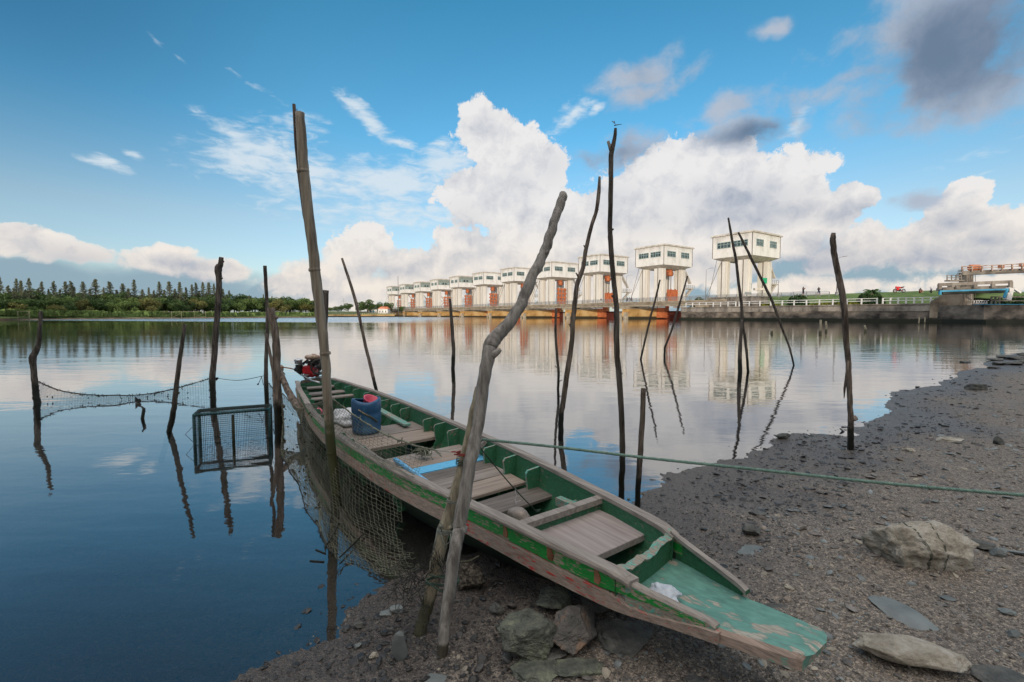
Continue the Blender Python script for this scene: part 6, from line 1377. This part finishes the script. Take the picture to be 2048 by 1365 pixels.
rock('flat_stone', 'smooth flat blue grey stone below the tied tan rock', 1800, 1240, 72, 60, 'slate', 66, flat=True, rz=.0, sink=.45, rough=.3)
rock('small_rock', 'small angular dark rock in front of a flat one, right of the bow', 1504, 1072, 40, 30, 'rock_dark', 70, rough=.8)
rock('small_rock', 'small flat dark rock just above the angular one, right of the bow', 1514, 1032, 36, 14, 'rock_dark', 72)
rock('upright_slate', 'thin slate standing on edge left of the pole feet', 800, 1322, 34, 56, 'slate', 74, dpx=14, rz=.2, rough=.3, planes=9)
rock('small_rock', 'small grey rock at the waterline left of the broken topped pole', 1564, 878, 30, 15, 'rock_dark', 75)
rock('small_rock', 'dark rock alone far up the beach near the waterline', 1953, 781, 34, 16, 'rock_dark', 77)
rock('small_rock', 'flat tan rock in the middle of the upper beach', 1903, 884, 52, 12, 'rock_pale', 78)
rock('small_rock', 'dark rock right of the flat tan one on the upper beach', 1996, 890, 20, 20, 'rock_dark', 79)
rock('small_rock', 'pale pebble left of the flat tan rock on the upper beach', 1820, 905, 22, 10, 'rock_pale', 80)
rock('small_rock', 'low brown rock right of the tied tan rock', 1965, 1100, 44, 22, 'rock_dark', 82)
rock('small_rock', 'grey rounded rock below and right of the tied tan rock', 1998, 1112, 30, 22, 'slate', 83)
rock('small_rock', 'green grey pebble right of the flat blue grey stone', 1895, 1200, 26, 9, 'slate', 84)
rock('small_rock', 'rounded rock near the right edge, upper of two', 2015, 1228, 34, 16, 'slate', 85)
rock('small_rock', 'rounded rock near the right edge, lower of two', 2028, 1275, 30, 18, 'slate', 86)
rock('small_rock', 'dark wedge shaped rock between the poles and the mossy boulder', 992, 1232, 32, 30, 'rock_dark', 87, planes=7)
rock('small_rock', 'dark rock in the mud left of the pole feet, near the water', 718, 1258, 22, 17, 'rock_dark', 88)
rock('small_rock', 'flat greenish stone in the mud left of the tangled net', 795, 1225, 34, 20, 'slate', 89)
rock('small_rock', 'second flat stone below the tangled net', 772, 1232, 26, 14, 'slate', 90)
rock('small_rock', 'round grey pebble left of the upright slate', 716, 1298, 18, 14, 'slate', 91)
rock('small_rock', 'tan pebble touching the upright slate', 748, 1318, 20, 16, 'rock_pale', 92)
rock('small_rock', 'grey rock at the bottom edge below the pole feet', 870, 1372, 52, 22, 'slate', 93)
rock('small_rock', 'grey rock at the bottom edge right of centre, below the bow', 1392, 1372, 46, 22, 'rock_dark', 94)
rock('small_rock', 'flat stone half under the bow platform', 1545, 1218, 66, 14, 'rock_dark', 95, flat=True, sink=.4)
rock('small_rock', 'flat grey patch of stone right of the bow cheek', 1508, 1108, 80, 22, 'slate', 96, flat=True, sink=.5, rough=.6)
rock('small_rock', 'small rock between the boulders and the barnacle rock', 1000, 1262, 20, 16, 'rock_dark', 97)
rock('small_rock', 'stone at the far right shore, alone in the shallow water', 1930, 727, 18, 6, 'rock_dark', 98)
rock('small_rock', 'small stone breaking the water before the upper beach', 1835, 776, 9, 4, 'rock_dark', 99)
rock('small_rock', 'tiny stone just off the beach tip by the short cut stake', 1306, 962, 14, 5, 'rock_dark', 100)
for i, (px, py, w_, h) in enumerate(((1990,722,34,7),(2012,718,40,9),(2035,720,44,10),(2060,716,40,12),(2000,730,26,7),(2028,730,30,7),(2050,727,36,8),(1985,738,24,6))):
    rock('shore_rock', '%s dark rock of the cluster at the far right end of the beach' % ['first', 'second', 'third', 'fourth', 'fifth', 'sixth', 'seventh', 'eighth'][i], px, py, w_, h, 'rock_dark', 110+i, sub=4, group='rocks at the far end of the beach')
# rag on the broken pole
sackmesh('rag', 'dirty pale rag knotted low on the broken topped pole', 'rag', P(1706, 842, 4.95), .035, .03, .035, 'sack', 5, 3, .5); bpy.context.scene.collection.objects[-1].data.materials[0] = M['bowl']
# twigs in the water
for (pts, lab) in ((((1.0, 0), ((632, 1100), (652, 1108), (650, 1095), (668, 1068), (678, 1045))), 'forked twig in the water at the foot of the big net'), (((1, 0), ((620, 1122), (648, 1124))), 'thin twig lying in the shallow water below the bamboo pole')):
    a = MB(); q_ = [G(x, y, .002) for x, y in pts[1]]
    a.tube(q_, [.006]*len(q_), 5); tag(a.build('twig', M['pole_dark'], loc=tuple(q_[0])), lab, 'twig')
a = MB(); q_ = [G(x, y, .02) for x, y in ((680, 1115), (710, 1085), (745, 1050), (752, 1035))]; q_[-1].z = .08; a.tube(q_, [.005, .006, .006, .004], 5); tag(a.build('branch', M['pole_dark'], loc=tuple(q_[0])), 'dark bent branch in the water behind the big net', 'branch')
a = MB(); q_ = [P(919, 1125, 2.1), P(940, 1122, 2.12), P(958, 1112, 2.12)]; a.tube(q_, [.005, .006, .004], 5); tag(a.build('twig', M['pole_pale'], loc=tuple(q_[0])), 'pale twig behind the leaning poles above the barnacle rock', 'twig')

# gravel: thousands of loose stones nobody could count
def gravel(name, label, n, smin, smax, rmax, mats, flatk, seed, pw=1.0, region=None):
    r = np.random.default_rng(seed); V_, F_, MI = [], [], []
    base = np.array([(1, 0, 0), (.6, .8, 0), (-.4, .9, 0), (-1, .1, 0), (-.5, -.85, 0), (.55, -.8, 0)]); got = 0; pts = []
    while got < n:
        m_ = 6000; rr = 1.25*(rmax/1.25)**(r.random(m_)**pw); an = np.radians(r.uniform(-58, 58, m_)); X = rr*np.sin(an); Y = rr*np.cos(an); d = shore_dist(X, Y)
        ok = (d > -.12-.2*r.random(m_)) & (r.random(m_) < np.clip(.35+d*1.5, .25, 1))
        if region is not None: ok &= region(X, Y, r)
        X, Y = X[ok], Y[ok]; pts.append(np.stack([X, Y], 1)); got += len(X)
    pts = np.concatenate(pts)[:n]; Z = ground_z(pts[:, 0], pts[:, 1])
    for i in range(n):
        x, y, z = pts[i, 0], pts[i, 1], Z[i]; dist = math.hypot(x, y); s = smin*(smax/smin)**(r.random()**2.2)*(1+.05*dist); a_ = r.uniform(0, 6.28); ca, sa = math.cos(a_), math.sin(a_)
        h = s*r.uniform(*flatk); b_ = len(V_); el_ = r.uniform(.5, 1.0); tx, ty = r.normal(0, .22, 2)
        for lv, (k_, zz) in enumerate(((.85, -h*.3), (1.0, h*.35), (.62, h))):
            for bx, by, _ in base:
                j = r.uniform(.8, 1.2); px_, py_ = bx*s*k_*j, by*s*k_*el_*j; V_.append((x+px_*ca-py_*sa, y+px_*sa+py_*ca, z+zz+px_*tx+py_*ty))
        for lv in (0, 6):
            for j in range(6): F_.append((b_+lv+j, b_+lv+(j+1) % 6, b_+lv+6+(j+1) % 6, b_+lv+6+j))
        F_.append(tuple(b_+12+j for j in range(6))); MI += [int(r.random()*len(mats))]*13
    me = bpy.data.meshes.new(name); me.from_pydata(V_, [], F_); 
    for m_ in mats: me.materials.append(m_)
    me.polygons.foreach_set('material_index', MI); me.update(); o = bpy.data.objects.new(name, me); col0.objects.link(o); return tag(o, label, 'gravel', kind='stuff')
g1 = mat('gravel_grey', [(.08, .074, .07), (.17, .155, .14)], 30, rough=.7, bump=.15, rand=.9, island=True, bdist=.003, wet=(.055, (.035, .033, .032), .35))
g2 = mat('gravel_brown', [(.10, .082, .067), (.22, .18, .145)], 30, rough=.75, bump=.15, rand=.9, island=True, bdist=.003, wet=(.055, (.035, .033, .032), .35))
g3 = mat('gravel_slate', [(.10, .11, .108), (.20, .215, .21)], 25, rough=.5, bump=.1, rand=.7, island=True, bdist=.003, wet=(.055, (.035, .033, .032), .35))
g4 = mat('gravel_pale', [(.18, .16, .13), (.32, .28, .22)], 25, rough=.8, bump=.1, rand=.6, island=True, bdist=.003, wet=(.04, (.10, .09, .075), .5))
gravel('fine_gravel', 'fine grey and brown gravel covering the beach', 26000, .0026, .009, 9, [g1, g2, g1, g2, g3, g1, g2, g4], (.25, .7), 1)
gravel('loose_stones', 'scattered small flat stones over the beach', 3200, .007, .026, 22, [g1, g3, g2, g1, g3, g1, g4], (.15, .45), 2, .8)
gravel('loose_stones', 'denser small stones in the mud left of the pole feet', 620, .007, .028, 3.4, [g1, g3, g1, g3, g2, g1], (.2, .6), 5, 1.0, lambda X, Y, r: (X < .1) & (X > -1.1))
gravel('loose_stones', 'denser flat stones on the upper right beach', 1700, .010, .036, 16, [g1, g3, g2, g1, g3], (.15, .4), 6, .7, lambda X, Y, r: (X > 1.6) & (Y > 2.6))
